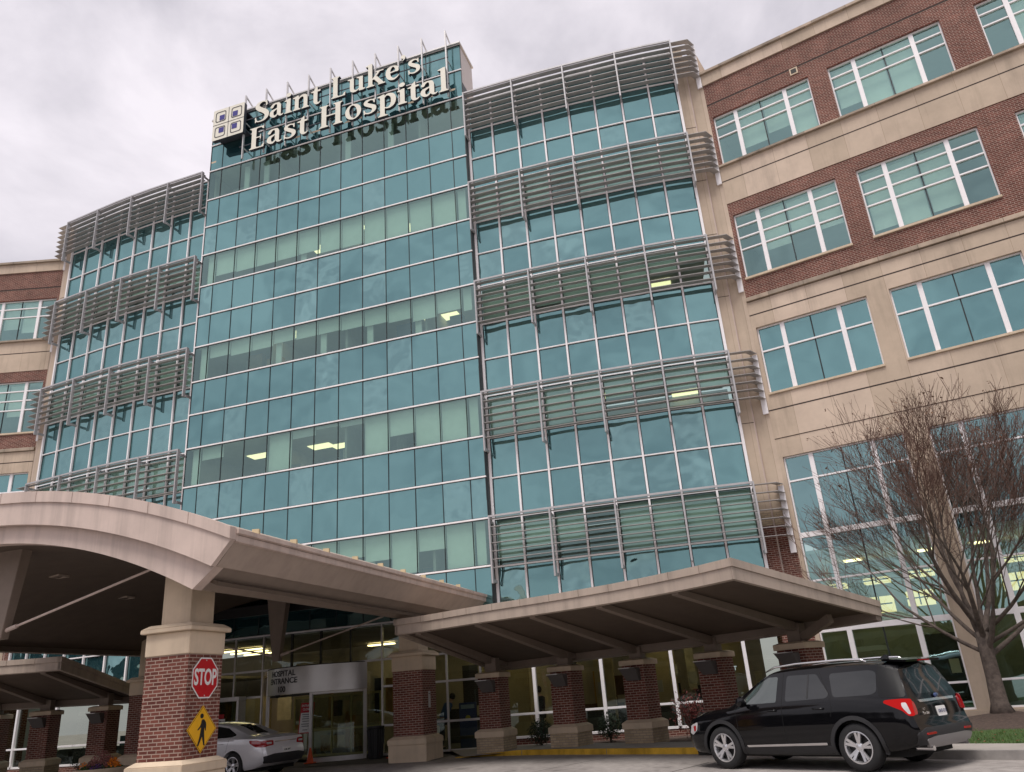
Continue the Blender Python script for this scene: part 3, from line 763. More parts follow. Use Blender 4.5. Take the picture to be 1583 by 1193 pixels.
def serif_foot(x0,x1,y,h=.045): return f_box(x0,y,x1,y+h,.012)
def bracket(x0,x1,y,up=1,w=.05):   # soft wedge between stem and serif
    return f_un(f_poly([(x0-w,y),(x1+w,y),(x1,y+.07),(x0,y+.07)]) if up>0 else f_poly([(x0,y-.07),(x1,y-.07),(x1+w,y),(x0-w,y)]))
XH=.66
def stem(x,w,y0,y1,sb=True,st=True,e=.075):
    fs=[f_box(x,y0,x+w,y1)]
    if sb: fs+=[serif_foot(x-e,x+w+e,y0),bracket(x,x+w,y0+.03,1)]
    if st: fs+=[serif_foot(x-e,x+w+e,y1-.045),bracket(x,x+w,y1-.03,-1)]
    return f_un(*fs)
def flag(x,w,y): return f_poly([(x-.09,y-.075),(x+w,y-.12),(x+w,y+.02),(x+w*.6,y+.02),(x-.09,y-.04)])
GL={}
GL['S']=(.62,f_un(f_stroke((.50,.78,.07),(.47,.90,.05),(.33,.965,.06),(.17,.90,.12),(.125,.76,.17),(.22,.62,.19),(.38,.50,.20),(.50,.36,.19),(.51,.20,.16),(.42,.07,.10),(.27,.025,.055),(.12,.06,.05),(.065,.20,.06)),f_box(.475,.72,.515,.99,.01),f_box(.05,.0,.09,.26,.01)))
GL['a']=(.60,f_un(f_stroke((.10,.52,.12),(.16,.61,.10),(.26,.645,.06),(.36,.60,.12),(.385,.50,.155)),f_box(.31,.12,.465,.52),f_stroke((.36,.395,.05),(.24,.36,.07),(.12,.29,.13),(.095,.17,.155),(.15,.065,.11),(.24,.04,.08),(.35,.13,.04)),f_stroke((.39,.14,.13),(.43,.05,.09),(.50,.03,.06),(.56,.07,.03))))
GL['i']=(.33,f_un(stem(.09,.155,0,XH,st=False),flag(.09,.155,XH),f_ell(.165,.87,.10,.095)))
GL['n']=(.70,f_un(stem(.09,.15,0,XH,st=False),flag(.09,.15,XH),f_stroke((.23,.50,.03),(.31,.60,.07),(.41,.625,.10),(.495,.56,.15),(.51,.42,.15)),stem(.435,.15,0,.46,st=False)))
GL['t']=(.42,f_un(f_box(.12,.13,.275,XH-.02),f_poly([(.0,.60),(.12,.62),(.12,.66),(.0,.62)]),f_poly([(.02,.585),(.39,.585),(.39,.66),(.10,.66)]),f_poly([(.12,.6),(.275,.6),(.275,.86),(.16,.74)]),f_stroke((.198,.15,.155),(.23,.055,.12),(.31,.03,.07),(.40,.09,.03))))
GL['L']=(.66,f_un(stem(.12,.17,0,1),f_box(.12,0,.58,.05),f_poly([(.40,.03),(.575,.03),(.615,.27),(.575,.27),(.52,.12)])))
GL['u']=(.70,f_un(f_box(.10,.16,.25,XH),f_poly([(.015,XH-.045),(.25,XH-.1),(.25,XH),(.015,XH)]),f_stroke((.175,.2,.15),(.20,.09,.14),(.29,.04,.09),(.38,.06,.05),(.46,.14,.03)),f_box(.44,.0,.59,XH),f_poly([(.355,XH-.045),(.59,XH-.1),(.59,XH),(.355,XH)]),f_poly([(.44,.0),(.59,.0),(.68,.035),(.66,.07),(.44,.12)])))
GL['k']=(.70,f_un(stem(.09,.155,0,1.06,st=False),flag(.09,.155,1.06),f_poly([(.22,.30),(.30,.30),(.53,.62),(.45,.64)]),f_box(.37,XH-.045,.66,XH,.01),f_poly([(.27,.36),(.50,.02),(.68,.02),(.42,.42)]),f_box(.44,.0,.72,.045,.01)))
GL['e']=(.58,f_un(f_stroke((.13,.36,.055),(.45,.40,.055),n=4),f_stroke((.455,.41,.12),(.43,.55,.12),(.31,.64,.05),(.17,.56,.14),(.12,.36,.165),(.17,.15,.15),(.31,.045,.09),(.44,.09,.05),(.51,.17,.03))))
GL["'"]=(.24,f_un(f_ell(.10,.93,.085,.085),f_stroke((.14,.93,.09),(.15,.84,.06),(.08,.74,.02))))
GL['s']=(.50,f_un(f_stroke((.40,.51,.05),(.37,.60,.05),(.25,.635,.06),(.13,.58,.11),(.12,.48,.14),(.24,.38,.15),(.38,.27,.155),(.39,.14,.13),(.31,.05,.07),(.20,.03,.055),(.09,.08,.05),(.06,.17,.05)),f_box(.385,.46,.42,.66,.01),f_box(.045,.0,.08,.21,.01)))
GL['E']=(.68,f_un(stem(.12,.17,0,1),f_box(.12,0,.58,.05),f_box(.12,.95,.56,1.),f_box(.2,.48,.46,.53),f_box(.43,.40,.465,.61,.01),f_poly([(.40,.03),(.575,.03),(.615,.25),(.575,.25),(.52,.11)]),f_poly([(.40,.97),(.50,.90),(.545,.77),(.58,.77),(.56,.97)])))
GL['H']=(.92,f_un(stem(.13,.17,0,1),stem(.62,.17,0,1),f_box(.2,.475,.7,.53)))
GL['o']=(.64,f_sub(f_ell(.32,.325,.275,.345),f_poly([(.32+.125*cos(a)*1.05-.03*sin(a),.325+.295*sin(a)) for a in [2*pi*k/28 for k in range(28)]])))
GL['p']=(.68,f_un(f_box(.10,-.28,.255,XH-.05),serif_foot(.02,.35,-.30),bracket(.10,.255,-.27,1),flag(.10,.155,XH),f_stroke((.24,.52,.03),(.32,.62,.06),(.43,.61,.12),(.53,.50,.16),(.55,.32,.17),(.51,.14,.14),(.41,.045,.08),(.31,.04,.05),(.24,.09,.04))))
GL['l']=(.33,f_un(stem(.09,.155,0,1.06,st=False),flag(.09,.155,1.06)))
GCACHE={}
def glyph_faces(f,x0,x1,y0,y1,h=.0185):
    nx=int((x1-x0)/h)+1; ny=int((y1-y0)/h)+1
    V=[[f(x0+i*h,y0+j*h) for i in range(nx+1)] for j in range(ny+1)]
    vs=[];ix={};fs=[]
    def vid(k,p):
        if k not in ix: ix[k]=len(vs); vs.append(p)
        return ix[k]
    for j in range(ny):
        for i in range(nx):
            c=[(i,j),(i+1,j),(i+1,j+1),(i,j+1)]; v=[V[b][a] for a,b in c]
            if all(q>=0 for q in v): continue
            poly=[]
            for k in range(4):
                a,b=c[k],c[(k+1)%4]; va,vb=v[k],v[(k+1)%4]
                if va<0: poly.append(vid(('c',a),(x0+a[0]*h,y0+a[1]*h)))
                if (va<0)!=(vb<0):
                    t=va/(va-vb); key=('e',min(a,b),max(a,b))
                    poly.append(vid(key,(x0+(a[0]+(b[0]-a[0])*t)*h,y0+(a[1]+(b[1]-a[1])*t)*h)))
            if len(poly)>=3: fs.append(poly)
    return vs,fs
def extrude_flat(vs,fs,T,depth,name,mats,parent):
    """T(x,y,z)->world. face toward +z material 0, sides/back material 1"""
    bm=bmesh.new(); B=[bm.verts.new((x,y,0)) for x,y in vs]
    for f in fs:
        try: bm.faces.new([B[i] for i in f])
        except ValueError: pass
    bm.normal_update()
    edges={}
    F0=list(bm.faces)
    bd=[e for e in bm.edges if len(e.link_faces)==1]
    back={}
    for v in list(bm.verts): back[v]=None
    for f in F0: f.material_index=0
    def bk(v):
        if back[v] is None: back[v]=bm.verts.new((v.co.x,v.co.y,-depth))
        return back[v]
    for e in bd:
        l=e.link_loops[0]; a,b=l.vert,l.link_loop_next.vert
        q=bm.faces.new([b,a,bk(a),bk(b)]); q.material_index=1
    for f in F0:
        q=bm.faces.new([bk(v) for v in reversed(f.verts)]); q.material_index=1
    for v in bm.verts: v.co=T(*v.co)
    me=bpy.data.meshes.new(name); bm.to_mesh(me); bm.free()
    for m in mats: me.materials.append(m)
    o=bpy.data.objects.new(name,me); COL.objects.link(o)
    if parent: setpar(o,parent)
    return o
sign=root('roof_sign','cream two line serif lettering with square blue emblem on top of the glass tower','sign',FC.p(1.,.6,26.9))
SO=.66
def T_sign(s0,z0,sc_,sx=1.): return lambda x,y,z: Vector(FC.p(s0+x*sc_*sx,SO+z,z0+y*sc_))
def word(txt,s0,s1,z0,cap):
    tot=sum(.34 if ch=='_' else GL[ch][0] for ch in txt); sx=(s1-s0)/(tot*cap); x=s0
    for ch in txt:
        if ch=='_': x+=.34*cap*sx; continue
        if ch not in GCACHE: GCACHE[ch]=glyph_faces(GL[ch][1],-.12,GL[ch][0]+.12,-.34,1.14)
        vs,fs=GCACHE[ch]
        extrude_flat(vs,fs,T_sign(x,z0,cap,sx),.16,'letter',[M['cream'],M['sign_side']],sign)
        x+=GL[ch][0]*cap*sx
word("Saint_Luke's",2.90,11.82,28.42,1.26)
word("East_Hospital",2.66,13.12,26.88,1.26)
# emblem: four cream tiles around a gap
def emb(f,name,mats,z,dep,x0=-.05,x1=1.05,h=.012):
    vs,fs=glyph_faces(f,x0,x1,-.05,1.05,h)
    return extrude_flat(vs,fs,lambda x,y,zz:Vector(FC.p(.50+x*1.80,SO+z+zz,28.12+y*1.86)),dep,name,mats,sign)
emb(f_box(0,0,1,1,.03),'emblem_panel',[M['cream'],M['sign_side']],0,.2)
dk_=pbr('emblem_outline',(.05,.045,.05),.5,var=0); blue_=pbr('emblem_blue',(.035,.03,.22),.45,var=0); wht_=pbr('emblem_white',(.78,.77,.74),.45,var=0)
lines=[]; blues=[]; whites=[]
for qx in (0,1):
    for qy in (0,1):
        cx,cy=.25+.5*qx+(-.005 if qx==0 else .005),.25+.5*qy
        ring=f_sub(f_box(cx-.17,cy-.17,cx+.17,cy+.17,.06),f_box(cx-.145,cy-.145,cx+.145,cy+.145,.05)); lines.append(ring)
        ix_=1 if qx==0 else -1; iy_=1 if qy==0 else -1
        bx0=cx-.04 if ix_>0 else cx-.125; bx1=cx+.125 if ix_>0 else cx+.04
        by0=cy-.04 if iy_>0 else cy-.125; by1=cy+.125 if iy_>0 else cy+.04
        blues.append(f_box(bx0,by0,bx1,by1))
lines.append(f_box(.492,.0,.508,1.)); lines.append(f_box(0,.492,1.,.508))
emb(f_un(*lines),'emblem_outline',[dk_,dk_],.008,.006)
emb(f_un(*blues),'emblem_square',[blue_,blue_],.010,.004)
# upright fins, brace and horizontal rails that carry the letters
for i in range(10):
    s_=2.2+i*1.2; m=MB()
    FC.box(m,s_-.028,s_+.028,.40,.50,26.7,TOP+.55)
    m.hexa([FC.p(s_-.025,.40,TOP+.54),FC.p(s_+.025,.40,TOP+.54),FC.p(s_+.025,-.62,TOP+.06),FC.p(s_-.025,-.62,TOP+.06),FC.p(s_-.025,.40,TOP+.46),FC.p(s_+.025,.40,TOP+.46),FC.p(s_+.025,-.74,TOP+.06),FC.p(s_-.025,-.74,TOP+.06)][4:]+[FC.p(s_-.025,.40,TOP+.54),FC.p(s_+.025,.40,TOP+.54),FC.p(s_+.025,-.62,TOP+.06),FC.p(s_-.025,-.62,TOP+.06)])
    for z in (27.35,28.9): FC.box(m,s_-.02,s_+.02,.02,.395,z,z+.05)
    m.build('support_fin',M['silver'],sign)
m=MB()
for z in (27.42,28.95): FC.box(m,2.0,13.1,.435,.475,z,z+.035)
for z in (28.4,29.5): FC.box(m,.6,2.3,.02,SO-.205,z,z+.07)
m.build('sign_rail',M['sign_side'],sign)

# ================================================================== ENTRANCE CANOPY (vaulted porte cochere)
AU=Vector((.292,.956)).normalized(); AW=Vector((.956,-.292)).normalized()   # axis to the building, lateral to the right
C0=Vector((-12.26,16.91))
def cpnt(a,t,z): q=C0+AW*a+AU*t; return (q.x,q.y,z)
pc=root('entrance_canopy','large taupe vaulted drive-through canopy over the hospital entrance on brick columns','canopy',cpnt(0,5,0))
RA=15.9
def ztop(a): return 6.53-a*a/(2*RA)
HW=7.02; LEN=14.0
def arcseg(a0,a1,n): return [a0+(a1-a0)*i/n for i in range(n+1)]
# roof sheet
def shell(mb,prof_top,prof_bot,t0,t1):
    n=len(prof_top); ring=prof_top+prof_bot[::-1]; k=len(ring)
    vs=[cpnt(a,t0,z) for a,z in ring]+[cpnt(a,t1,z) for a,z in ring]
    fs=[(i,(i+1)%k,k+(i+1)%k,k+i) for i in range(k)]
    for i in range(n-1):
        fs.append((i,k-1-i,k-2-i,i+1)); fs.append((k+i,k+i+1,2*k-2-i,2*k-1-i))
    mb.add(vs,fs)
A=arcseg(-HW,HW,40)
m=MB(); shell(m,[(a,ztop(a)) for a in A],[(a,ztop(a)-.10) for a in A],.16,LEN)
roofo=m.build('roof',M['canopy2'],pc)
# segmented front fascia: cap strip, main band, recessed lower band
caps=MB(); band=MB(); low=MB(); jt=MB()
NB=14; 
for i in range(NB):
    a0,a1=-HW+2*HW*i/NB,-HW+2*HW*(i+1)/NB
    AA=arcseg(a0+.004,a1-.004,3)
    shell(caps,[(a,ztop(a)+.04) for a in AA],[(a,ztop(a)-.20) for a in AA],-.07,.12)
sc_b=lambda a:a*(1-.045)        # the ends of the lower bands step inwards
AA=arcseg(-1,1,44)
shell(band,[(u_*HW,ztop(u_*HW)-.20) for u_ in AA],[(u_*(HW-.42),ztop(u_*HW)-.66) for u_ in AA],-.03,.10)
shell(low,[(u_*(HW-.44),ztop(u_*HW)-.62) for u_ in AA],[(u_*(HW-.95),ztop(u_*HW)-1.02) for u_ in AA],.14,.40)
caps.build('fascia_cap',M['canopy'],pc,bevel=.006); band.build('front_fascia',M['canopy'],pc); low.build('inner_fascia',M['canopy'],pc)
# barrel soffit
m=MB(); U=arcseg(-1,1,40)
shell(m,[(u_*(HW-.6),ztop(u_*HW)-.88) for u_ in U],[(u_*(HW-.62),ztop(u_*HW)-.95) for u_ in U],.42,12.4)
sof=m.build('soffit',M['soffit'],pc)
m=MB()
for u_ in (-.33,.0,.33): 
    a=u_*HW
    for t in (2.2,5.2,8.2,11.2):
        m.box(0,0,0,0,0,0) if False else None
# eaves: gutter, sloping side fascia, lower edge beam
def eave(sg):
    g=MB(); s1=MB(); s2=MB()
    def sec(mb,P,t0,t1):
        k=len(P); vs=[cpnt(sg*a,t0,z) for a,z in P]+[cpnt(sg*a,t1,z) for a,z in P]
        mb.add(vs,[(i,(i+1)%k,k+(i+1)%k,k+i) for i in range(k)]+[tuple(range(k)),tuple(range(2*k-1,k-1,-1))])
    z=ztop(HW)
    sec(g,[(HW-.3,z+.10),(HW+.05,z+.02),(HW+.05,z-.07),(HW+.0,z-.08),(HW+.0,z-.22),(HW-.12,z-.235),(HW-.3,z-.1)],.125,LEN)
    sec(s1,[(HW-.04,z-.20),(HW-.42,z-.64),(HW-.55,z-.64),(HW-.3,z-.15)],.14,LEN)
    sec(s2,[(HW-.44,z-.62),(HW-.93,z-1.0),(HW-1.1,z-.98),(HW-.62,z-.5)],.41,LEN)
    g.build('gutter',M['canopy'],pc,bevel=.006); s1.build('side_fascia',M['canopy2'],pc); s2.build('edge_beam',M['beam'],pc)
eave(1); eave(-1)
# snow guards along the right edge
m=MB()
for i in range(9):
    p=cpnt(HW-.12,.9+i*1.35,ztop(HW)+.05); m.box(p[0]-.07,p[0]+.07,p[1]-.05,p[1]+.05,p[2]-.02,p[2]+.10)
m.build('snow_guard',pbr('pale_roof_clip',(.55,.45,.28),.7),pc)
# flat dark ceiling between the vault and the building
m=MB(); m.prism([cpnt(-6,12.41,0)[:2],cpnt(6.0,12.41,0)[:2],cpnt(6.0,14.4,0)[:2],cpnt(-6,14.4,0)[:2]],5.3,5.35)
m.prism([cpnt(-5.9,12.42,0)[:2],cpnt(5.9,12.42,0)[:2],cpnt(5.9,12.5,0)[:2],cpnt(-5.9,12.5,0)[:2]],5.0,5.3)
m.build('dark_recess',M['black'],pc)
# soffit light frames
m=MB()
for a,t in ((2.4,3.2),(3.9,5.6),(1.0,6.5),(4.9,3.0),(3.4,8.6),(-1.5,4.),(-2.5,7.5)):
    z=ztop(a)-1.0*1.0+.02
    z=ztop(a*HW/(HW-.61))-.955
    for (x0,x1,y0,y1) in ((-.17,.17,-.17,-.15),(-.17,.17,.15,.17),(-.17,-.15,-.15,.15),(.15,.17,-.15,.15)):
        P=[cpnt(a+x0,t+y0,z),cpnt(a+x1,t+y0,z),cpnt(a+x1,t+y1,z),cpnt(a+x0,t+y1,z)]
        m.prism([q[:2] for q in P],z-.03,z+.02)
m.build('recessed_light_frame',M['canopy_w'],pc)
def big_column(a,t,parent,zg=0.,ztp=5.0,base=.96):
    """square brick pier 1.02 m wide: block base, brick shaft, stone head, slim stone post"""
    q=C0+AW*a+AU*t; fr=Fr((q.x,q.y),deg=math.degrees(atan2(AW.y,AW.x)))
    def bx(h,z0,z1,mb,ch_=0,z0i=None):
        if ch_==0: fr.box(mb,-h,h,-h,h,z0,z1)
        else:
            P=[(-h,-h),(h,-h),(h,h),(-h,h)]; g=h-ch_
            mb.hexa([fr.p(x,y,z0) for x,y in P]+[fr.p(x*g/h,y*g/h,z1) for x,y in P])
    br=MB(); bx(.51,base,base+1.896,br); col=br.build('column',M['brick'],parent)
    col['label']='square brick canopy column with stone base and cap'
    m=MB(); bx(.64,zg-.1,base-.24,m); bx(.66,base-.238,base-.085,m); bx(.66,base-.085,base-.002,m,.13)
    m.build('stone_base',M['stone_plain'],col,bevel=.012)
    m=MB(); z=base+1.898; bx(.535,z,z+.435,m); bx(.62,z+.437,z+.52,m); bx(.62,z+.52,z+.60,m,.12)
    m.build('stone_cap',M['stone_plain'],col,bevel=.012)
    m=MB(); bx(.355,z+.602,ztp,m); m.build('stone_post',M['stone_plain'],col,bevel=.012)
    return fr,col
NF,_=big_column(5.06,0.,pc) if False else (None,None)
# column centres measured from the bricks
def ccen(a,t): return a,t
q=Vector((-6.70,16.03))+(-AW+AU)*.51*1.0
aN=(q-C0).dot(AW); tN=(q-C0).dot(AU)
q2=Vector((-3.51,26.19))+(-AW+AU)*.51
a0_=(q2-C0).dot(AW); t0_=(q2-C0).dot(AU)
frN,colN=big_column(aN,tN,pc,base=.955,ztp=ztop(aN)-.8)
frM,_=big_column(-aN,tN,pc,base=.955,ztp=ztop(aN)-.8)
fr0,col0=big_column(a0_,t0_,pc,base=.72,ztp=ztop(a0_)-.85)
fr0b,_=big_column(-a0_,t0_,pc,base=.72,ztp=ztop(a0_)-.85)
# hanging king posts with tie rods
def truss(a_,t,zb,zt_):
    m=MB()
    def ring(w,d,z): return [cpnt(-w,t-d,z),cpnt(w,t-d,z),cpnt(w,t+d,z),cpnt(-w,t+d,z)]
    m.hexa(ring(.13,.10,zb)+ring(.42,.14,zt_)); k=m.build('king_post',M['beam'],pc,bevel=.01)
    k2=MB()
    for s_ in (1,-1):
        A=Vector(cpnt(s_*.12,t,zb+.18)); B=Vector(cpnt(s_*(a_-.36),t,zb+1.26))
        k2.tube([A,B],.028,8); k2.tube([A,A+(B-A)*.07],.05,8); k2.tube([B-(B-A)*.05,B],.045,8)
    k2.build('tie_rod',M['canopy'],pc)
truss(aN,tN,3.62,ztop(0)-.9); truss(a0_,t0_,3.33,ztop(0)-.9)
# diagonal brace by the far corner
m=MB(); m.bar(cpnt(a0_+.9,t0_-.1,4.3),cpnt(a0_+.9,t0_-.1,4.9),.14,.3); m.build('eave_bracket',M['canopy2'],pc)

# ================================================================== WALKWAY CANOPIES (one each side)
FE=[(-3.86,23.49),(-2.99,23.01),(-1.34,21.65),(.61,20.29),(2.36,18.78),(3.75,17.06),(4.17,16.36)]
PIL=[((-1.13,26.11),-24),((1.08,25.09),-32),((3.16,24.24),-37),((5.10,22.9),-41),((6.75,20.8),-51)]
def mirror(p): 
    v=Vector(p[:2])-C0; a,t=v.dot(AW),v.dot(AU); q=C0-AW*a+AU*t; return (q.x,q.y)
def resample(P,n):
    P=catmull(P,10); Ls=[0]
    for i in range(1,len(P)): Ls.append(Ls[-1]+hypot(P[i][0]-P[i-1][0],P[i][1]-P[i-1][1]))
    out=[]
    for k in range(n+1):
        l=Ls[-1]*k/n; i=max(j for j in range(len(P)) if Ls[j]<=l+1e-9); i=min(i,len(P)-2); t=(l-Ls[i])/(Ls[i+1]-Ls[i])
        out.append((P[i][0]+(P[i+1][0]-P[i][0])*t,P[i][1]+(P[i+1][1]-P[i][1])*t))
    return out
def walkway(mir,label,loc):
    mp_=(lambda x,y:mirror((x,y))) if mir else (lambda x,y:(x,y))
    wc=root('walkway_canopy',label,'canopy',loc)
    F=resample(FE,12); nrm=[]
    for i in range(13):
        u_=i/12; ang=radians(62-22*u_); nrm.append(Vector((cos(ang),sin(ang))))
    dep=[5.0+.62*(i/12) for i in range(13)]
    zb=[2.88+.24*(i/12) for i in range(13)]
    ZF=3.9
    def P(i,d,dz=0): 
        u_=d/dep[i]; q=Vector(F[i])+nrm[i]*d; x,y=mp_(q.x,q.y); return (x,y,ZF+(zb[i]-ZF)*u_+dz)
    # roof deck and soffit
    rf=MB(); so=MB()
    for i in range(12):
        rf.hexa([P(i,.1,-.12),P(i+1,.1,-.12),P(i+1,dep[i+1],-.12),P(i,dep[i],-.12),P(i,.1,-.02),P(i+1,.1,-.02),P(i+1,dep[i+1],-.02),P(i,dep[i],-.02)])
        so.quad(P(i,.16,-.30),P(i+1,.16,-.30),P(i+1,dep[i+1]-.1,-.26),P(i,dep[i]-.1,-.26))
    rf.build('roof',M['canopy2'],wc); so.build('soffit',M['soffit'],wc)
    def strip(i0,f,mb,a,b,z0,z1):   # strip along front between depths a,b
        mb.hexa([f(i0,a,z0),f(i0+1,a,z0),f(i0+1,b,z0),f(i0,b,z0),f(i0,a,z1),f(i0+1,a,z1),f(i0+1,b,z1),f(i0,b,z1)])
    cap=MB(); fa=MB()
    for i in range(12): strip(i,P,cap,-.05,.12,-.15,.02)
    for i in range(12): strip(i,P,fa,-.02,.10,-.40,-.152)
    # side edges
    for i,sg in ((0,-1),(12,1)):
        t=(Vector(F[1])-Vector(F[0])).normalized() if i==0 else (Vector(F[12])-Vector(F[11])).normalized()
        def Q(d,o,dz): 
            u_=d/dep[i]; q=Vector(F[i])+nrm[i]*d+t*sg*o; x,y=mp_(q.x,q.y); return (x,y,ZF+(zb[i]-ZF)*u_+dz)
        D=dep[i]
        cap.hexa([Q(-.05,.06,-.15),Q(-.05,-.1,-.15),Q(D,-.1,-.13),Q(D,.06,-.13),Q(-.05,.06,.02),Q(-.05,-.1,.02),Q(D,-.1,.02),Q(D,.06,.02)])
        fa.hexa([Q(-.02,.03,-.40),Q(-.02,-.08,-.40),Q(D,-.08,-.34),Q(D,.03,-.34),Q(-.02,.03,-.152),Q(-.02,-.08,-.152),Q(D,-.08,-.132),Q(D,.03,-.132)])
    cap.build('fascia_cap',M['canopy_w'],wc,bevel=.005); fa.build('fascia',M['canopy_w'],wc)
    j=MB()
    for i in range(1,12):
        A_,B_=Vector(P(i,-.056,-.15)),Vector(P(i,.10,-.15)); t_=(Vector(P(i+1,-.05))-Vector(P(i-1,-.05))).normalized()*.005
        j=MB(); j.hexa([A_-t_,A_+t_,B_+t_,B_-t_]+[v+Vector((0,0,.174)) for v in (A_-t_,A_+t_,B_+t_,B_-t_)]); j.build('panel_joint',M['beam'],wc)
    # rear edge beam
    eb=MB()
    for i in range(12): eb.hexa([P(i,dep[i]-.25,-.46),P(i+1,dep[i+1]-.25,-.46),P(i+1,dep[i+1]-.02,-.46),P(i,dep[i]-.02,-.46),P(i,dep[i]-.25,-.262),P(i+1,dep[i+1]-.25,-.262),P(i+1,dep[i+1]-.02,-.262),P(i,dep[i]-.02,-.262)])
    eb.build('rear_beam',M['beam'],wc)
    for kk,(pc_,ang) in enumerate(PIL):
        w=.72 if kk<4 else .80
        d=Vector((cos(radians(ang)),sin(radians(ang)))); n2=Vector((-d.y,d.x))
        c=Vector(pc_)-d*w/2+n2*w/2; cx,cy=mp_(c.x,c.y)
        if mir:
            dx=Vector(mp_(c.x+d.x,c.y+d.y))-Vector((cx,cy)); fr=Fr((cx,cy),deg=math.degrees(atan2(-dx.y,-dx.x)))
        else: fr=Fr((cx,cy),deg=ang)
        zg=.02 if kk==0 else .12
        h=w/2
        br=MB(); fr.box(br,-h,h,-h,h,.76,2.22); col=br.build('column',M['brick'],wc)
        tb=MB(); fr.box(tb,-h-.10,h+.10,-h-.10,h+.10,zg-.15,.515); tb.build('tan_brick_base',M['tan_brick'],col)
        sb=MB(); fr.box(sb,-h-.135,h+.135,-h-.135,h+.135,.517,.68)
        g=h+.135
        sb.hexa([fr.p(x*g,y*g,.681) for x,y in((-1,-1),(1,-1),(1,1),(-1,1))]+[fr.p(x*(h+.02),y*(h+.02),.758) for x,y in((-1,-1),(1,-1),(1,1),(-1,1))])
        sb.build('stone_band',M['stone_plain'],col,bevel=.008)
        cp_=MB(); fr.box(cp_,-h-.06,h+.06,-h-.06,h+.06,2.222,2.36)
        cp_.hexa([fr.p(x*(h+.06),y*(h+.06),2.361) for x,y in((-1,-1),(1,-1),(1,1),(-1,1))]+[fr.p(x*(h-.06),y*(h-.06),2.40) for x,y in((-1,-1),(1,-1),(1,1),(-1,1))])
        cp_.build('stone_cap',M['stone_plain'],col,bevel=.008)
        # steel post and beam
        bi=min(range(13),key=lambda i:abs((Vector(pc_)-Vector(F[i])).cross(nrm[i])) ) if True else 0
        best=None
        for i in range(12):
            for f_ in (0,.25,.5,.75):
                Fp=Vector(F[i]).lerp(Vector(F[i+1]),f_); nn=nrm[i].lerp(nrm[i+1],f_).normalized(); cr_=abs((c-Fp).cross(nn))
                if best is None or cr_<best[0]: best=(cr_,i+f_,Fp,nn)
        _,ii,Fp,nn=best; D=5.0+.62*ii/12; ze=2.88+.24*ii/12; dc=(c-Fp).dot(nn)
        zr=ZF+(ze-ZF)*dc/D
        ps=MB(); fr.box(ps,-.19,.19,-.15,.15,2.40,zr-.30); ps.build('steel_post',M['beam'],col,bevel=.006)
        bm_=MB()
        def BP(dd_,o,dz): q=Fp+nn*dd_+Vector((-nn.y,nn.x))*o; x,y=mp_(q.x,q.y); return (x,y,ZF+(ze-ZF)*dd_/D+dz)
        bm_.hexa([BP(.12,-.09,-.44),BP(.12,.09,-.44),BP(dc,.09,-.50),BP(dc,-.09,-.50),BP(.12,-.09,-.31),BP(.12,.09,-.31),BP(dc,.09,-.285),BP(dc,-.09,-.285)])
        bm_.hexa([BP(dc+.002,-.09,-.50),BP(dc+.002,.09,-.50),BP(D-.26,.09,-.40),BP(D-.26,-.09,-.40),BP(dc+.002,-.09,-.285),BP(dc+.002,.09,-.285),BP(D-.26,.09,-.27),BP(D-.26,-.09,-.27)])
        if kk==4:
            a_=Vector(fr.p(h*.2 if not mir else -h*.2,0,2.45)); e_p=BP(D*.80,-1.3,-.42); bm_.bar(a_,e_p,.14,.2)
        bm_.build('roof_beam',M['beam'],wc)
        # wedge wall light on the road side
        lm=MB(); o=h; a0,a1=-.30,.24
        lm.add([fr.p(a0,o+.002,2.14),fr.p(a1,o+.002,2.14),fr.p(a1,o+.30,2.14),fr.p(a0,o+.30,2.14),fr.p(a0+.12,o+.002,1.80),fr.p(a1-.0,o+.002,1.80),fr.p(a1-.0,o+.10,1.80),fr.p(a0+.12,o+.10,1.80)],[(0,1,2,3),(4,5,6,7),(0,1,5,4),(1,2,6,5),(2,3,7,6),(3,0,4,7)])
        l_=lm.build('wall_light',pbr_lamp,col,bevel=.006)
        e_=MB(); fr.box(e_,a0-.01,a1-.16,o+.03,o+.305,2.142,2.165); e_.build('light_lid',M['silver'],l_)
    return wc
pbr_lamp=pbr('grey_lamp_housing',(.105,.095,.092),.5,var=.05)
wcR=walkway(False,'right hand taupe walkway canopy sloping back over five brick pillars behind the black car','',) if False else None
wcR=walkway(False,'taupe sloping walkway canopy on five brick pillars behind the black suv',(2,23,0))
wcL=walkway(True,'dark walkway canopy partly hidden behind the stop sign column at far left',(*mirror((2,23)),0))
m=MB()
m.bar(cpnt(0,0,0),cpnt(.01,0,0),.01) if False else None
# ================================================================== SIGNS ON THE COLUMN
def face_frame(fr,side=1):
    """frame on the right face (normal +AW) of a column: s runs along AU"""
    p=fr.p(.51,0,0); f=Fr((p[0],p[1]),deg=math.degrees(atan2(AU.y,AU.x))); f.n=Vector(AW); return f
fs_=face_frame(frN)
red_=pbr('stop_sign_red',(.50,.008,.014),.4,var=.06); white_=pbr('sign_white',(.80,.79,.77),.4,var=.03); yel_=pbr('warning_yellow',(.80,.42,.015),.4,var=.05)
def flatpoly(fr,P,o0,o1,name,mat,parent,bev=.0):
    m=MB(); n=len(P); vs=[fr.p(x,o0,z) for x,z in P]+[fr.p(x,o1,z) for x,z in P]
    m.add(vs,[tuple(range(n)),tuple(range(2*n-1,n-1,-1))]+[(i,(i+1)%n,n+(i+1)%n,n+i) for i in range(n)])
    return m.build(name,mat,parent,bevel=bev)
st=root('stop_sign','red octagonal STOP sign fixed to the brick column','sign',fs_.p(.0,.03,2.40))
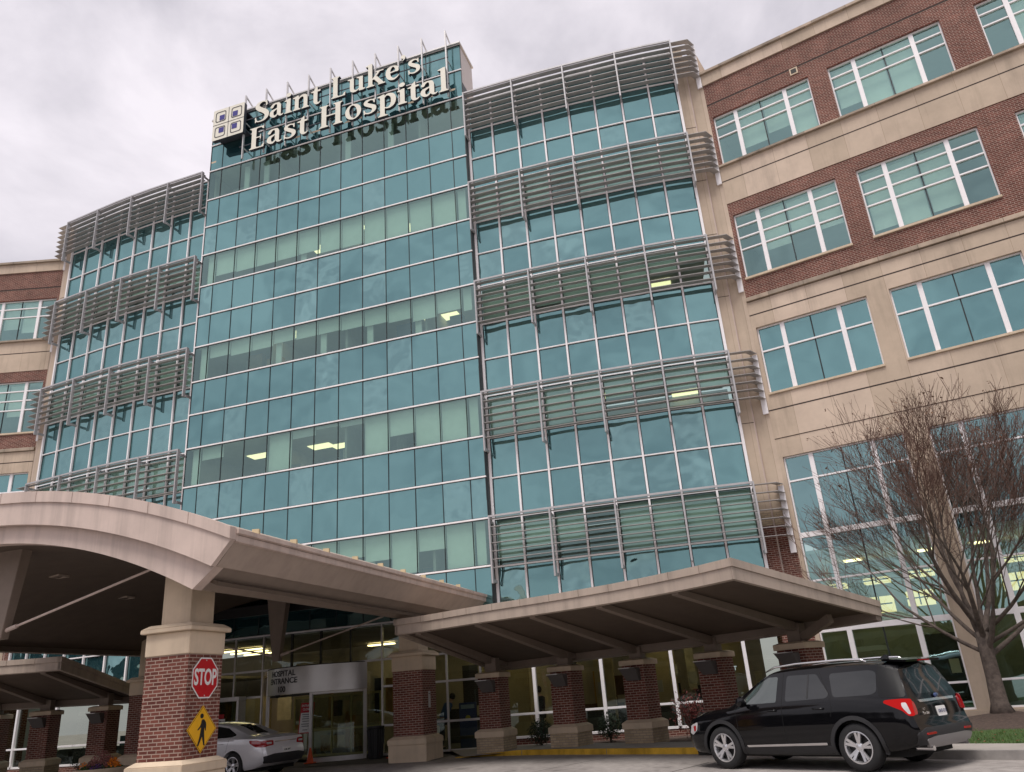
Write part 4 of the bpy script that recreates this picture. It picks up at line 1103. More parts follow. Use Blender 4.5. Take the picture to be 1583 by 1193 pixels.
def octo(r,cx,cz): return [(cx+r*cos(pi/8+k*pi/4),cz+r*sin(pi/8+k*pi/4)) for k in range(8)]
flatpoly(fs_,octo(.412,0,2.40),.012,.016,'sign_border',white_,st); flatpoly(fs_,octo(.385,0,2.40),.0165,.018,'sign_face',red_,st)
def text_on(fr,txt,size,x,z,o,mat,parent,bold=.02,sx=1.,depth=.002,name='lettering'):
    me=text_mesh(txt,size,depth,bold,sx=sx)
    for v in me.vertices: v.co=Vector(fr.p(x+v.co.x,o+v.co.z,z+v.co.y))
    me.materials.clear(); me.materials.append(mat); me.name=name
    o_=bpy.data.objects.new(name,me); COL.objects.link(o_); setpar(o_,parent); return o_
text_on(fs_,'STOP',.42,0,2.40,.021,white_,st,bold=.024,sx=.66)
b=MB(); 
for z in (2.40+.33,2.40-.33):
    p=fs_.p(0,.019,z); b.tube([p,fs_.p(0,.026,z)],.014,8)
b.build('bolt',M['silver'],st)
pd=root('pedestrian_sign','yellow diamond walking person sign below the stop sign','sign',fs_.p(.0,.03,1.46))
dm=lambda r,cz:[(r,cz),(0,cz+r),(-r,cz),(0,cz-r)]
flatpoly(fs_,dm(.43,1.46),.012,.016,'sign_plate',yel_,pd,.0)
flatpoly(fs_,dm(.41,1.46),.0165,.017,'sign_border',M['black'],pd); flatpoly(fs_,dm(.397,1.46),.0175,.018,'sign_face',yel_,pd)
walk=f_un(f_ell(-.045,.78,.058,.062),f_stroke((-.0,.64,.11),(.01,.54,.13),(-.0,.40,.10),n=6),f_stroke((.02,.66,.07),(.09,.58,.05),(.10,.42,.035),n=6),f_stroke((-.02,.62,.06),(-.07,.52,.045),(-.15,.44,.035),n=5),f_stroke((-.01,.42,.10),(-.05,.25,.075),(-.12,.06,.05),n=5),f_stroke((.015,.42,.09),(.04,.25,.075),(.08,.06,.045),n=5))
vs,fs=glyph_faces(walk,-.25,.2,0,.9,.011)
extrude_flat(vs,fs,lambda x,y,z:Vector(fs_.p(x*.86+.015,.0205+z,1.46+(y-.45)*.72)),.001,'walking_figure',[M['black'],M['black']],pd)
# paper notices on the inner right column
f0=face_frame(fr0)
nt_=root('paper_notice','narrow white paper notice on the brick column beside the entrance','notice',f0.p(0,.02,1.8))
flatpoly(f0,[(-.10,1.50),(.06,1.50),(.06,1.98),(-.10,1.98)],.004,.008,'paper',pbr('paper_grey_white',(.55,.53,.52),.8,var=.05),nt_)
for z in (1.9,1.78,1.66,1.58): text_on(f0,'NOTICE' if z==1.9 else '- - - -',.035,-.02,z,.011,M['sign_side'],nt_,bold=.0)
# entrance closed sign on a stand
sP=(-8.2,29.95); fst=Fr(sP,deg=-17.)
es=root('entrance_closed_sign','red and white ENTRANCE CLOSED sign on a thin metal stand before the doors','sign',(*sP,0))
def tiltq(x,o,z): return (x,o-(z-.9)*.18,z)
class TF:
    def __init__(s,fr,k): s.fr=fr; s.k=k
    def p(s,a,o,z): return s.fr.p(a,o-(z-.9)*s.k,z)
tf=TF(fst,.18)
flatpoly(tf,[(-.27,.95),(.27,.95),(.27,1.95),(-.27,1.95)],0,.02,'sign_panel',red_,es)
flatpoly(tf,[(-.235,.98),(.235,.98),(.235,1.62),(-.235,1.62)],.0205,.023,'sign_text_area',white_,es)
text_on(tf,'ENTRANCE',.105,0,1.85,.026,white_,es,bold=.01,sx=.85); text_on(tf,'CLOSED',.105,0,1.73,.026,white_,es,bold=.01,sx=.9)
for i,(z,w) in enumerate(((1.55,.36),(1.48,.30),(1.41,.34),(1.33,.28),(1.24,.36),(1.17,.3),(1.05,.2))):
    flatpoly(tf,[(-w/2,z),(w/2,z),(w/2,z+.022),(-w/2,z+.022)],.0235,.0245,'text_line',M['sign_side'],es)
m=MB()
for a in (-.2,.2): m.tube([fst.p(a,.0,.96),fst.p(a*1.5,.28,.02)],.012,6)
m.tube([fst.p(0,-.12,1.2),fst.p(0,-.5,.02)],.012,6); m.build('stand_leg',M['silver'],es)
# notice on the vestibule glass
vn=root('door_notice','small white notice with a red heading on the vestibule glass','notice',FC.p(eS(-10.8),.45,1.7))
flatpoly(FC,[(eS(-11.2),1.25),(eS(-10.45),1.25),(eS(-10.45),1.62),(eS(-11.2),1.62)],.425,.43,'paper',white_,vn)
flatpoly(FC,[(eS(-11.15),1.64),(eS(-10.5),1.64),(eS(-10.5),1.78),(eS(-11.15),1.78)],.425,.43,'red_heading',red_,vn)
text_on(FC,'PLEASE USE',.085,eS(-10.82),1.53,.435,M['black'],vn,bold=.01); text_on(FC,'OTHER ENTRANCE',.07,eS(-10.82),1.40,.435,M['black'],vn,bold=.01)
# "AT" decal on the storefront glass near the last pillar
f7=frR[6]
text_on(f7,'AT',.18,.75,1.95,.02,pbr('white_vinyl',(.6,.75,.75),.5,var=0),hosp,bold=.01)

# trash bin and cones
tb_=root('trash_bin','tall black ribbed litter bin beside the glass entrance','bin',(-5.5,28.9,0))
m=MB(); m.lathe([(0,.0),(.22,.0),(.245,.5),(.285,.93),(.30,.95),(.30,1.0),(.27,1.0),(.24,.80),(0,.80)],c=(-5.5,28.9,.03),n=20)
m.build('bin_body',M['black'],tb_,smooth=True,auto=radians(30))
m=MB()
for k in range(20):
    a=2*pi*k/20; m.bar((-5.5+.225*cos(a),28.9+.225*sin(a),.05),(-5.5+.285*cos(a),28.9+.285*sin(a),.93),.02,.03)
m.build('rib',M['black'],tb_)
org_=pbr('cone_orange',(.75,.10,.025),.5,var=.06)
def cone(x,y,label,h=.48):
    r=root('traffic_cone',label,'cone',(x,y,.03),group='orange cones at the entrance')
    m=MB(); m.lathe([(0,h),(.022,h),(.03,h-.02),(.12,.035),(.0,.035)],c=(x,y,.03),n=16); m.build('cone_body',org_,r,smooth=True,auto=radians(35))
    m=MB(); m.box(x-.17,x+.17,y-.17,y+.17,.03,.062); m.build('cone_base',org_,r,bevel=.01)
cone(-7.75,29.05,'orange traffic cone in front of the sliding door'); cone(-9.05,28.6,'orange traffic cone half hidden behind the silver sedan',.42); cone(-4.9,28.6,'orange traffic cone between the litter bin and the brick column')

# ================================================================== VEHICLES
paint_black=pbr('black_car_paint',(.004,.004,.005),.07,var=0,coat=0.,spec=.42)
paint_silver=pbr('silver_car_paint',(.80,.79,.81),.3,metal=.25,var=.02,nscale=30,coat=1.)
plast=pbr('black_plastic_cladding',(.022,.022,.024),.6,var=.08,bump=.1,bscale=200)
tyre_m=pbr('tyre_rubber',(.016,.016,.017),.8,var=.15,nscale=12)
alloy=pbr('alloy_wheel',(.78,.78,.80),.28,metal=.85,var=.04)
chrome=pbr('chrome',(.80,.79,.80),.12,metal=1.,var=0)
tint=pbr('tinted_car_glass',(.014,.016,.017),.04,var=0,spec=.75,coat=0.)
tint2=pbr('front_door_glass',(.045,.058,.056),.04,var=0,spec=.9,coat=.6)
seam=pbr('panel_gap',(.002,.002,.002),.8,var=0)
pillar_m=pbr('highlight_cover_black',(.006,.006,.007),.45,var=0,spec=.25)
tail=emis('lit_tail_lamp',(1.,.03,.03),.35); tail_d=pbr('red_lens',(.35,.006,.01),.12,var=0,coat=1.); clear_l=pbr('clear_lens',(.62,.60,.60),.1,var=0,coat=1.,metal=.2)
def lerp_tab(T,x):
    if x<=T[0][0]: return T[0][1]
    for (a,b),(c,d) in zip(T,T[1:]):
        if x<=c:
            t=(x-a)/(c-a); return b+(d-b)*t
    return T[-1][1]
def smooth_tab(T,x):
    if x<=T[0][0]: return T[0][1]
    for i in range(len(T)-1):
        if x<=T[i+1][0]:
            x0,y0=T[i]; x1,y1=T[i+1]; h=x1-x0; t=(x-x0)/h
            m0=(y1-T[i-1][1])/(x1-T[i-1][0])*h if i>0 else (y1-y0)
            m1=(T[i+2][1]-y0)/(T[i+2][0]-x0)*h if i<len(T)-2 else (y1-y0)
            return (2*t**3-3*t*t+1)*y0+(t**3-2*t*t+t)*m0+(-2*t**3+3*t*t)*y1+(t**3-t*t)*m1
    return T[-1][1]
class Car:
    """body surface from side profile tables. x forward (0 = rear), y left, z up"""
    def __init__(s,**k): s.__dict__.update(k)
    def wsec(s,x,z):
        """half width at height z for station x"""
        zb=smooth_tab(s.belt,x); zt=smooth_tab(s.top,x); z0=smooth_tab(s.bot,x); W=smooth_tab(s.wid,x)
        if zt<zb+.02: zb=zt-.02
        if z<=zb:
            t=(z-z0)/(zb-z0+1e-6); t=max(0,min(1,t))
            prof=[(0,.90),(.08,.955),(.2,.985),(.45,.998),(.62,1.),(.72,.992),(.86,.985),(1.,.962)]
            return W*smooth_tab(prof,t)
        t=(z-zb)/(zt-zb+1e-6)
        Wb=W*.962; Wt=min(smooth_tab(s.rwid,x),Wb*.99)
        if t<.84: return Wb+(Wt-Wb)*(t/.84)**1.12
        q=(t-.84)/.16
        return Wt*max(0,(1-q**2.4))**.5 if q<1 else 0
    def body(s,parent,mat,nx=90):
        zc=[0,.02,.06,.12,.2,.3,.42,.52,.6,.68,.76,.85,.93,1.]
        zg=[.06,.15,.3,.45,.6,.74,.84,.88,.92,.95,.975,.99,1.]
        bm=bmesh.new(); rings=[]
        for i in range(nx+1):
            x=s.L*i/nx
            # cluster stations near the ends
            x=s.L*(.5-.5*cos(pi*i/nx))*.5+x*.5
            zb=smooth_tab(s.belt,x); zt=smooth_tab(s.top,x); z0=smooth_tab(s.bot,x)
            if zt<zb+.02: zb=zt-.02
            ring=[(0,z0)]+[(s.wsec(x,z0+(zb-z0)*q),z0+(zb-z0)*q) for q in zc]+[(s.wsec(x,zb+(zt-zb)*q),zb+(zt-zb)*q) for q in zg]
            full=[(y,z) for y,z in ring]+[(-y,z) for y,z in ring[::-1][1:-1]]
            # end stations lean with the bumper / tailgate
            rings.append([bm.verts.new((s.lean(x,z),y,z)) for y,z in full])
        n=len(rings[0])
        for a,b in zip(rings,rings[1:]):
            for k in range(n):
                try: bm.faces.new([a[k],a[(k+1)%n],b[(k+1)%n],b[k]])
                except ValueError: pass
        for R0,sgn in ((rings[0],-1),(rings[-1],1)):
            # close the tail and nose with rows that keep their height and run in to the centre line
            prev=R0; K_=7
            for q in range(1,K_+1):
                u_=1-q/K_
                cur=[bm.verts.new((v.co.x+sgn*.035*(1-u_*u_),v.co.y*u_,v.co.z)) for v in R0]
                for k in range(n):
                    try: bm.faces.new([prev[k],prev[(k+1)%n],cur[(k+1)%n],cur[k]])
                    except ValueError: pass
                prev=cur
        bmesh.ops.remove_doubles(bm,verts=bm.verts,dist=.0006); bmesh.ops.dissolve_degenerate(bm,dist=.0004,edges=bm.edges); bmesh.ops.recalc_face_normals(bm,faces=bm.faces)
        me=bpy.data.meshes.new('body'); bm.to_mesh(me); bm.free()
        o=bpy.data.objects.new('body',me); COL.objects.link(o)
        # wheel wells
        cut=[]
        for wx in s.wheels:
            c=MB(); c.lathe([(0,-1.3),(s.wr+.055,-1.3),(s.wr+.055,-s.hub+.33),(0,-s.hub+.33)],c=(wx,0,s.wr),n=40,ax='y')
            c.lathe([(0,s.hub-.33),(s.wr+.055,s.hub-.33),(s.wr+.055,1.3),(0,1.3)],c=(wx,0,s.wr),n=40,ax='y')
            q=c.build('cutter',mat); cut.append(q)
            md=o.modifiers.new('b','BOOLEAN'); md.operation='DIFFERENCE'; md.object=q; md.solver='EXACT'
        dg=bpy.context.evaluated_depsgraph_get(); me2=bpy.data.meshes.new_from_object(o.evaluated_get(dg))
        bpy.data.objects.remove(o)
        for q in cut: bpy.data.objects.remove(q)
        me2.materials.clear(); me2.materials.append(mat)
        for p in me2.polygons: p.use_smooth=True; p.material_index=0
        me2.set_sharp_from_angle(angle=radians(38))
        o=bpy.data.objects.new('body',me2); COL.objects.link(o); setpar(o,parent); return o
    def lean(s,x,z):
        """shift stations near the ends so that the tail and nose follow their profiles"""
        r=max(0,1-x/s.rl); f_=max(0,1-(s.L-x)/s.fl)
        return x+smooth_tab(s.rear,z)*r*r*(3-2*r)+(-smooth_tab(s.front,z))*f_*f_*(3-2*f_)
    def unlean(s,X,z):
        x=X
        for _ in range(14): x=x-(s.lean(x,z)-X)*.8
        return max(0,min(s.L,x))
    def side(s,poly,side,off,name,mat,parent,h=.035,thick=.004,smooth=True):
        """panel with outline poly (X,z) laid on the body side"""
        xs=[p[0] for p in poly]; zz=[p[1] for p in poly]
        E=[(poly[i],poly[(i+1)%len(poly)]) for i in range(len(poly))]
        def f(x,y):
            ins=False; d=9
            for (ax,ay),(bx,by) in E:
                if (ay>y)!=(by>y) and x<(bx-ax)*(y-ay)/(by-ay)+ax: ins=not ins
                dx,dy=bx-ax,by-ay; l=dx*dx+dy*dy or 1e-9; t=max(0,min(1,((x-ax)*dx+(y-ay)*dy)/l)); d=min(d,hypot(x-ax-dx*t,y-ay-dy*t))
            return -d if ins else d
        vs,fs=glyph_faces(f,min(xs)-h,max(xs)+h,min(zz)-h,max(zz)+h,h)
        def T(x,y,z):
            w=s.wsec(s.unlean(x,y),y)+off+z
            return Vector((x,w*side,y))
        o=extrude_flat(vs,fs,T,thick,name,[mat,mat],parent)
        for p in o.data.polygons: p.use_smooth=True
        o.data.set_sharp_from_angle(angle=radians(30))
        return o
    def rearp(s,poly,off,name,mat,parent,h=.03,thick=.01):
        """panel (y,z) laid on the tail"""
        E=[(poly[i],poly[(i+1)%len(poly)]) for i in range(len(poly))]; xs=[p[0] for p in poly]; zz=[p[1] for p in poly]
        def f(x,y):
            ins=False; d=9
            for (ax,ay),(bx,by) in E:
                if (ay>y)!=(by>y) and x<(bx-ax)*(y-ay)/(by-ay)+ax: ins=not ins
                dx,dy=bx-ax,by-ay; l=dx*dx+dy*dy or 1e-9; t=max(0,min(1,((x-ax)*dx+(y-ay)*dy)/l)); d=min(d,hypot(x-ax-dx*t,y-ay-dy*t))
            return -d if ins else d
        vs,fs=glyph_faces(f,min(xs)-h,max(xs)+h,min(zz)-h,max(zz)+h,h)
        def X(y,z):
            # smallest station whose half width reaches |y|
            lo,hi=0.,s.rl*.99
            if s.wsec(0.,z)>=abs(y): return s.lean(0.,z)-.035*(1-(abs(y)/max(s.wsec(0.,z),.01))**2)
            for _ in range(24):
                m_=(lo+hi)/2
                if s.wsec(m_,z)>=abs(y): hi=m_
                else: lo=m_
            return s.lean(hi,z)
        def T(x,y,z): return Vector((X(x,y)-off-z,x,y))
        o=extrude_flat(vs,fs,T,thick,name,[mat,mat],parent)
        for p in o.data.polygons: p.use_smooth=True
        o.data.set_sharp_from_angle(angle=radians(35)); return o
def make_wheel(parent,x,y,r,rim,w,spokes=5,style=0):
    sg=1 if y>0 else -1
    m=MB(); P=[(rim,-w/2),(rim+.03,-w/2-.004),(r-.03,-w/2+.004),(r-.004,-w/2+.03),(r,-w/2+.06),(r,w/2-.06),(r-.004,w/2-.03),(r-.03,w/2-.004),(rim+.03,w/2+.004),(rim,w/2)]
    m.lathe(P,c=(x,y,r),n=44,ax='y'); wh=m.build('wheel',tyre_m,parent,smooth=True,auto=radians(40))
    m=MB(); o=w/2*sg
    m.lathe([(rim+.004,o+.004*sg),(rim-.014,o+.006*sg),(rim-.028,o-.02*sg),(rim-.035,o-.11*sg)],c=(x,y,r),n=40,ax='y')
    for k in range(spokes):
        a=2*pi*k/spokes+pi/2+.12
        for b in ((-.10,.10) if style==0 else (-.0,)):
            c1,s1=cos(a+b*.5),sin(a+b*.5); c2,s2=cos(a+b*1.6),sin(a+b*1.6)
            A=Vector((x+c1*.05,y+o-.035*sg,r+s1*.05)); B=Vector((x+c2*(rim-.02),y+o-.008*sg,r+s2*(rim-.02)))
            m.bar(A,B,.045 if style==0 else .05,.035,up=(0,1,0))
    m.lathe([(.0,o-.012*sg),(.045,o-.014*sg),(.075,o-.03*sg),(.078,o-.07*sg)],c=(x,y,r),n=24,ax='y')
    m.build('rim',alloy,wh,smooth=True,auto=radians(30))
    m=MB(); m.lathe([(0,o-.09*sg),(rim-.036,o-.092*sg)],c=(x,y,r),n=32,ax='y'); m.build('brake_disc',pbr_disc,wh)
    return wh
pbr_disc=pbr('dark_wheel_inner',(.025,.024,.024),.5,metal=.4,var=0)
def rc(P,r=.03,n=4):
    """round the corners of an outline"""
    out=[]; k=len(P)
    for i in range(k):
        a,b,c=Vector(P[i-1]),Vector(P[i]),Vector(P[(i+1)%k]); u=(a-b); v=(c-b); rr=min(r,u.length*.45,v.length*.45); p=b+u.normalized()*rr; q=b+v.normalized()*rr
        for j in range(n+1):
            t=j/n; out.append(tuple((1-t)**2*p+2*t*(1-t)*b+t*t*q))
    return out
# ---- black SUV ---------------------------------------------------------
suv=root('black_suv','glossy black suv with silver roof rails and lit tail lamp parked at the kerb','car',(0,0,0),0,local=True)
C=Car(L=5.04,wr=.385,hub=.97,wheels=(1.10,3.965),rl=.75,fl=.55,
  belt=[(0,1.06),(.6,1.10),(1.6,1.115),(3.0,1.075),(3.75,1.03),(4.2,1.00),(4.7,.93),(5.04,.80)],
  top=[(0,1.655),(.12,1.70),(.35,1.735),(.9,1.765),(1.8,1.775),(2.5,1.755),(2.85,1.71),(3.2,1.53),(3.55,1.30),(3.82,1.125),(4.0,1.09),(4.4,1.05),(4.75,.97),(4.95,.87),(5.04,.80)],
  bot=[(0,.46),(.2,.36),(.8,.30),(1.5,.26),(3.6,.26),(4.4,.28),(4.9,.30),(5.04,.36)],
  wid=[(0,.90),(.1,.95),(.35,.98),(1.0,1.0),(2.5,1.0),(4.0,.995),(4.5,.965),(4.8,.90),(4.95,.80),(5.04,.66)],
  rwid=[(0,.665),(.3,.69),(1.0,.705),(2.6,.70),(3.2,.72),(3.8,.78),(4.4,.80),(5.04,.6)],
  rear=[(.3,.10),(.42,.02),(.62,.0),(.78,.05),(1.02,.08),(1.10,.10),(1.35,.18),(1.6,.27),(1.7,.28),(1.78,.31)],
  front=[(.26,.10),(.5,.02),(.7,.0),(.9,.06),(1.05,.25)])
body=C.body(suv,paint_black)
for sg in (1,-1):
    # cladding around the arches and along the sill
    for wx in C.wheels:
        P=[]
        for k in range(17):
            a=pi*(-.08+1.16*k/16); P.append((wx+cos(a)*.505,.385+sin(a)*.505))
        for k in range(16,-1,-1):
            a=pi*(-.08+1.16*k/16); P.append((wx+cos(a)*.437,.385+sin(a)*.437))
        C.side(P,sg,.012,'arch_cladding',plast,body,h=.02,thick=.03)
    C.side(rc([(1.60,.275),(3.47,.275),(3.47,.40),(1.60,.42)],.03),sg,.006,'sill_cladding',plast,body,h=.03,thick=.012)
    C.side(rc([(1.66,.425),(3.36,.395),(3.40,.43),(1.66,.465)],.01),sg,.02,'chrome_sill_strip',chrome,body,h=.012,thick=.02)
    # windows
    C.side(rc([(3.55,1.14),(2.62,1.155),(2.62,1.60),(2.84,1.60),(3.10,1.475)],.035),sg,.004,'side_window',tint2,body,h=.025)
    C.side(rc([(2.42,1.16),(1.56,1.185),(1.50,1.24),(1.78,1.60),(2.42,1.605)],.05),sg,.004,'side_window',tint,body,h=.025)
    C.side(rc([(1.42,1.19),(.72,1.20),(.60,1.24),(.62,1.56),(.74,1.60),(1.52,1.59)],.07),sg,.004,'side_window',tint,body,h=.025)
    C.side([(1.93,1.19),(1.965,1.19),(1.965,1.60),(1.93,1.60)],sg,.008,'window_divider',plast,body,h=.02)
    C.side(rc([(.13,1.145),(.29,1.64),(.60,1.67),(.60,1.40),(.56,1.145)],.03),sg,.003,'pillar_highlight_cover',pillar_m,body,h=.03)  # matte panel added over the glossy pillar to hide the sun's highlight
    # shut lines
    def line(P,w=.007):
        for a,b in zip(P,P[1:]):
            d=Vector((b[0]-a[0],b[1]-a[1])); n_=Vector((-d.y,d.x)).normalized()*w/2
            C.side([(a[0]+n_.x,a[1]+n_.y),(b[0]+n_.x,b[1]+n_.y),(b[0]-n_.x,b[1]-n_.y),(a[0]-n_.x,a[1]-n_.y)],sg,.0015,'door_gap',seam,body,h=.006,thick=.001)
    line([(2.50,.45),(2.50,1.66)]); line([(3.52,.48),(3.56,.9),(3.60,1.13)]); line([(1.50,1.2),(1.46,1.05),(1.50,.88)])
    line([(1.46,1.18),(1.74,1.65)])
    # handles, mirror, rail
    for hx in (2.60,1.60):
        m=MB(); w=C.wsec(hx,1.0); m.tube([(hx+.02,sg*(w-.0),1.02),(hx+.04,sg*(w+.035),1.02),(hx+.22,sg*(w+.035),1.025),(hx+.24,sg*(w+.0),1.025)],.014,8); m.build('door_handle',paint_black,body,smooth=True)
    m=MB(); m.lathe([(0,-.02),(.07,-.015),(.115,.02),(.12,.08),(.09,.14),(0,.16)],c=(0,0,0),n=16,ax='y')
    for i,v in enumerate(m.v): m.v[i]=(3.28+v[0]*.75,sg*(1.0+v[1]*1.15+.04),1.20+v[2]*.85)
    m.box(3.24,3.32,min(sg*.9,sg*1.03),max(sg*.9,sg*1.03),1.11,1.15)
    m.build('wing_mirror',paint_black,body,smooth=True,auto=radians(50))
    m=MB(); P=[(.80,1.735),(.90,1.785),(1.3,1.805),(2.2,1.805),(2.7,1.775),(2.92,1.70)]
    m.tube([(x,sg*(.665),z) for x,z in P],[.014,.022,.022,.022,.02,.012],8); m.build('roof_rail',chrome,body,smooth=True)
    # head and tail lamps
    C.side(rc([(4.58,.86),(4.80,.80),(4.86,.66),(4.76,.62),(4.62,.70)],.03),sg,.006,'headlight',clear_l,body,h=.02,thick=.02)
    C.side(rc([(4.64,.80),(4.72,.78),(4.70,.68),(4.65,.70)],.01),sg,.014,'side_marker',tail_d,body,h=.014,thick=.02)
C.rl_=1
tl=[(.99,1.13),(.73,1.11),(.64,1.06),(.66,.93),(.70,.83),(.80,.82),(.87,.91),(.99,1.06)]
for sg in (1,-1):
    P=[(sg*a,b) for a,b in tl]
    C.side(rc([(.03,.85),(.11,.85),(.20,.94),(.50,1.07),(.47,1.11),(.2,1.12),(.06,1.11)],.03),sg,.012,'tail_light',tail if sg>0 else tail_d,body,h=.02,thick=.03)
    C.side(rc([(.075,.88),(.11,.88),(.19,1.0),(.20,1.06),(.13,1.06),(.10,.98)],.02),sg,.018,'lamp_lens',clear_l,body,h=.014,thick=.02)
    C.rearp(rc([(sg*.88,.86),(sg*.76,.87),(sg*.75,.95),(sg*.77,1.07),(sg*.86,1.09)],.03),.012,'tail_light',tail_d,body,h=.02,thick=.03)
C.rearp(rc([(-.62,1.17),(.62,1.17),(.56,1.56),(-.56,1.56)],.05),.006,'rear_window',tint,body,h=.035,thick=.008)
C.rearp([(-.60,1.045),(.60,1.045),(.62,1.085),(-.62,1.085)],.016,'chrome_tailgate_bar',chrome,body,h=.015,thick=.02)
C.rearp(rc([(-.88,.40),(.88,.40),(.93,.60),(.72,.66),(-.72,.66),(-.93,.60)],.04),.02,'rear_bumper',plast,body,h=.04,thick=.05)
C.rearp(rc([(-.70,.35),(.70,.35),(.80,.49),(.55,.52),(-.55,.52),(-.80,.49)],.03),.035,'bumper_skid_plate',pbr('satin_grey_plastic',(.26,.25,.25),.4,metal=.3,var=0),body,h=.03,thick=.04)
for sg in (1,-1):
    C.rearp(rc([(sg*.78,.55),(sg*.50,.555),(sg*.52,.59),(sg*.76,.585)],.01),.04,'reflector',tail_d,body,h=.012,thick=.03)
    m=MB(); m.tube([(.30,sg*.60,.345),(-.02,sg*.62,.345)],.04,14); m.build('exhaust_pipe',chrome,body,smooth=True,auto=radians(40))
C.rearp([(-.155,.80),(.155,.80),(.155,.955),(-.155,.955)],.014,'number_plate',white_,body,h=.02,thick=.01)
def rtext(car,txt,size,y,z,off,mat,parent,bold=.01,x=None):
    me=text_mesh(txt,size,.002,bold)
    xr=min(car.lean(0.,z-.04),car.lean(0.,z+.04))-.036 if x is None else x
    for v in me.vertices: v.co=Vector((xr-off-v.co.z,y-v.co.x,z+v.co.y))
    me.materials.clear(); me.materials.append(mat); o=bpy.data.objects.new('lettering',me); COL.objects.link(o); setpar(o,parent)
rtext(C,'UH3 E15',.075,0,.875,.022,pbr('plate_ink',(.05,.06,.15),.6,var=0),body)
rtext(C,'XLT',.05,.60,.935,.02,chrome,body); rtext(C,'East Side',.06,.56,.875,.02,chrome,body)
m=MB(); m.lathe([(0,0),(.085,0),(.075,.012),(0,.014)],n=28,ax='x')
for i,v in enumerate(m.v): m.v[i]=(C.lean(0,1.10)-.05-v[0],v[1]*1.0,1.125+v[2]*.5)
m.build('tailgate_emblem',pbr('emblem_dark_blue',(.02,.05,.16),.2,var=0,coat=1.),body,smooth=True)
# roof spoiler with high brake lamp, aerial
m=MB(); m.hexa([(.12,-.60,1.685),(.12,.60,1.685),(.55,.62,1.725),(.55,-.62,1.725),(.11,-.60,1.72),(.11,.60,1.72),(.55,.62,1.765),(.55,-.62,1.765)])
sp_=m.build('roof_spoiler',paint_black,body,bevel=.012)
m=MB(); m.box(.105,.12,-.2,.2,1.692,1.712); m.build('brake_light',tail_d,sp_)
m=MB(); m.hexa([(.75,-.02,1.74),(.75,.02,1.74),(.95,.02,1.755),(.95,-.02,1.755),(.72,-.006,1.83),(.72,.006,1.83),(.80,.006,1.84),(.80,-.006,1.84)]); m.build('roof_aerial',paint_black,body)
m=MB(); m.bar((.30,.05,1.20),(.36,.34,1.22),.03,.02); m.build('rear_wiper',plast,body)
m=MB(); m.box(.35,4.85,-.75,.75,.22,.40); m.build('underbody',seam,suv)
for wx in C.wheels:
    for y in (.86,-.86): make_wheel(suv,wx,y,.385,.255,.245)
    m=MB(); m.box(wx-.40,wx+.40,-.64,.64,.30,.78); m.build('wheel_well',seam,suv)
# place: rear-left hub measured at (5.43,14.88), front-left hub at (3.60,17.17)
h0,h1=Vector((5.43,14.90)),Vector((3.60,17.17)); fd=(h1-h0).normalized(); lf=Vector((-fd.y,fd.x))
org=h0-fd*1.10-lf*.97
suv.location=(org.x,org.y,0); suv.rotation_euler=(0,0,atan2(fd.y,fd.x))
# ---- silver sedan ------------------------------------------------------
sed=root('silver_sedan','silver sedan with red tail lamps under the entrance canopy behind the brick column','car',(0,0,0),0,local=True)
D=Car(L=5.15,wr=.345,hub=.93,wheels=(1.12,3.99),rl=.5,fl=.5,
  belt=[(0,.98),(.5,1.02),(1.5,1.03),(3.4,.99),(4.3,.88),(5.15,.66)],
  top=[(0,1.02),(.3,1.085),(.75,1.12),(1.1,1.23),(1.5,1.39),(2.0,1.50),(2.5,1.53),(2.9,1.50),(3.3,1.33),(3.75,1.09),(4.1,1.02),(4.7,.90),(5.15,.70)],
  bot=[(0,.40),(.3,.26),(1.2,.20),(4.2,.20),(5.15,.28)],
  wid=[(0,.78),(.12,.88),(.5,.945),(1.2,.965),(3.9,.965),(4.7,.88),(5.0,.72),(5.15,.6)],
  rwid=[(0,.7),(.8,.66),(1.5,.60),(2.5,.61),(3.2,.64),(4.,.74),(5.15,.6)],
  rear=[(.2,.14),(.4,.02),(.6,.0),(.8,.06),(1.0,.06),(1.1,.09)],
  front=[(.2,.12),(.5,.0),(.8,.10),(1.,.2)])
sb_=D.body(sed,paint_silver)
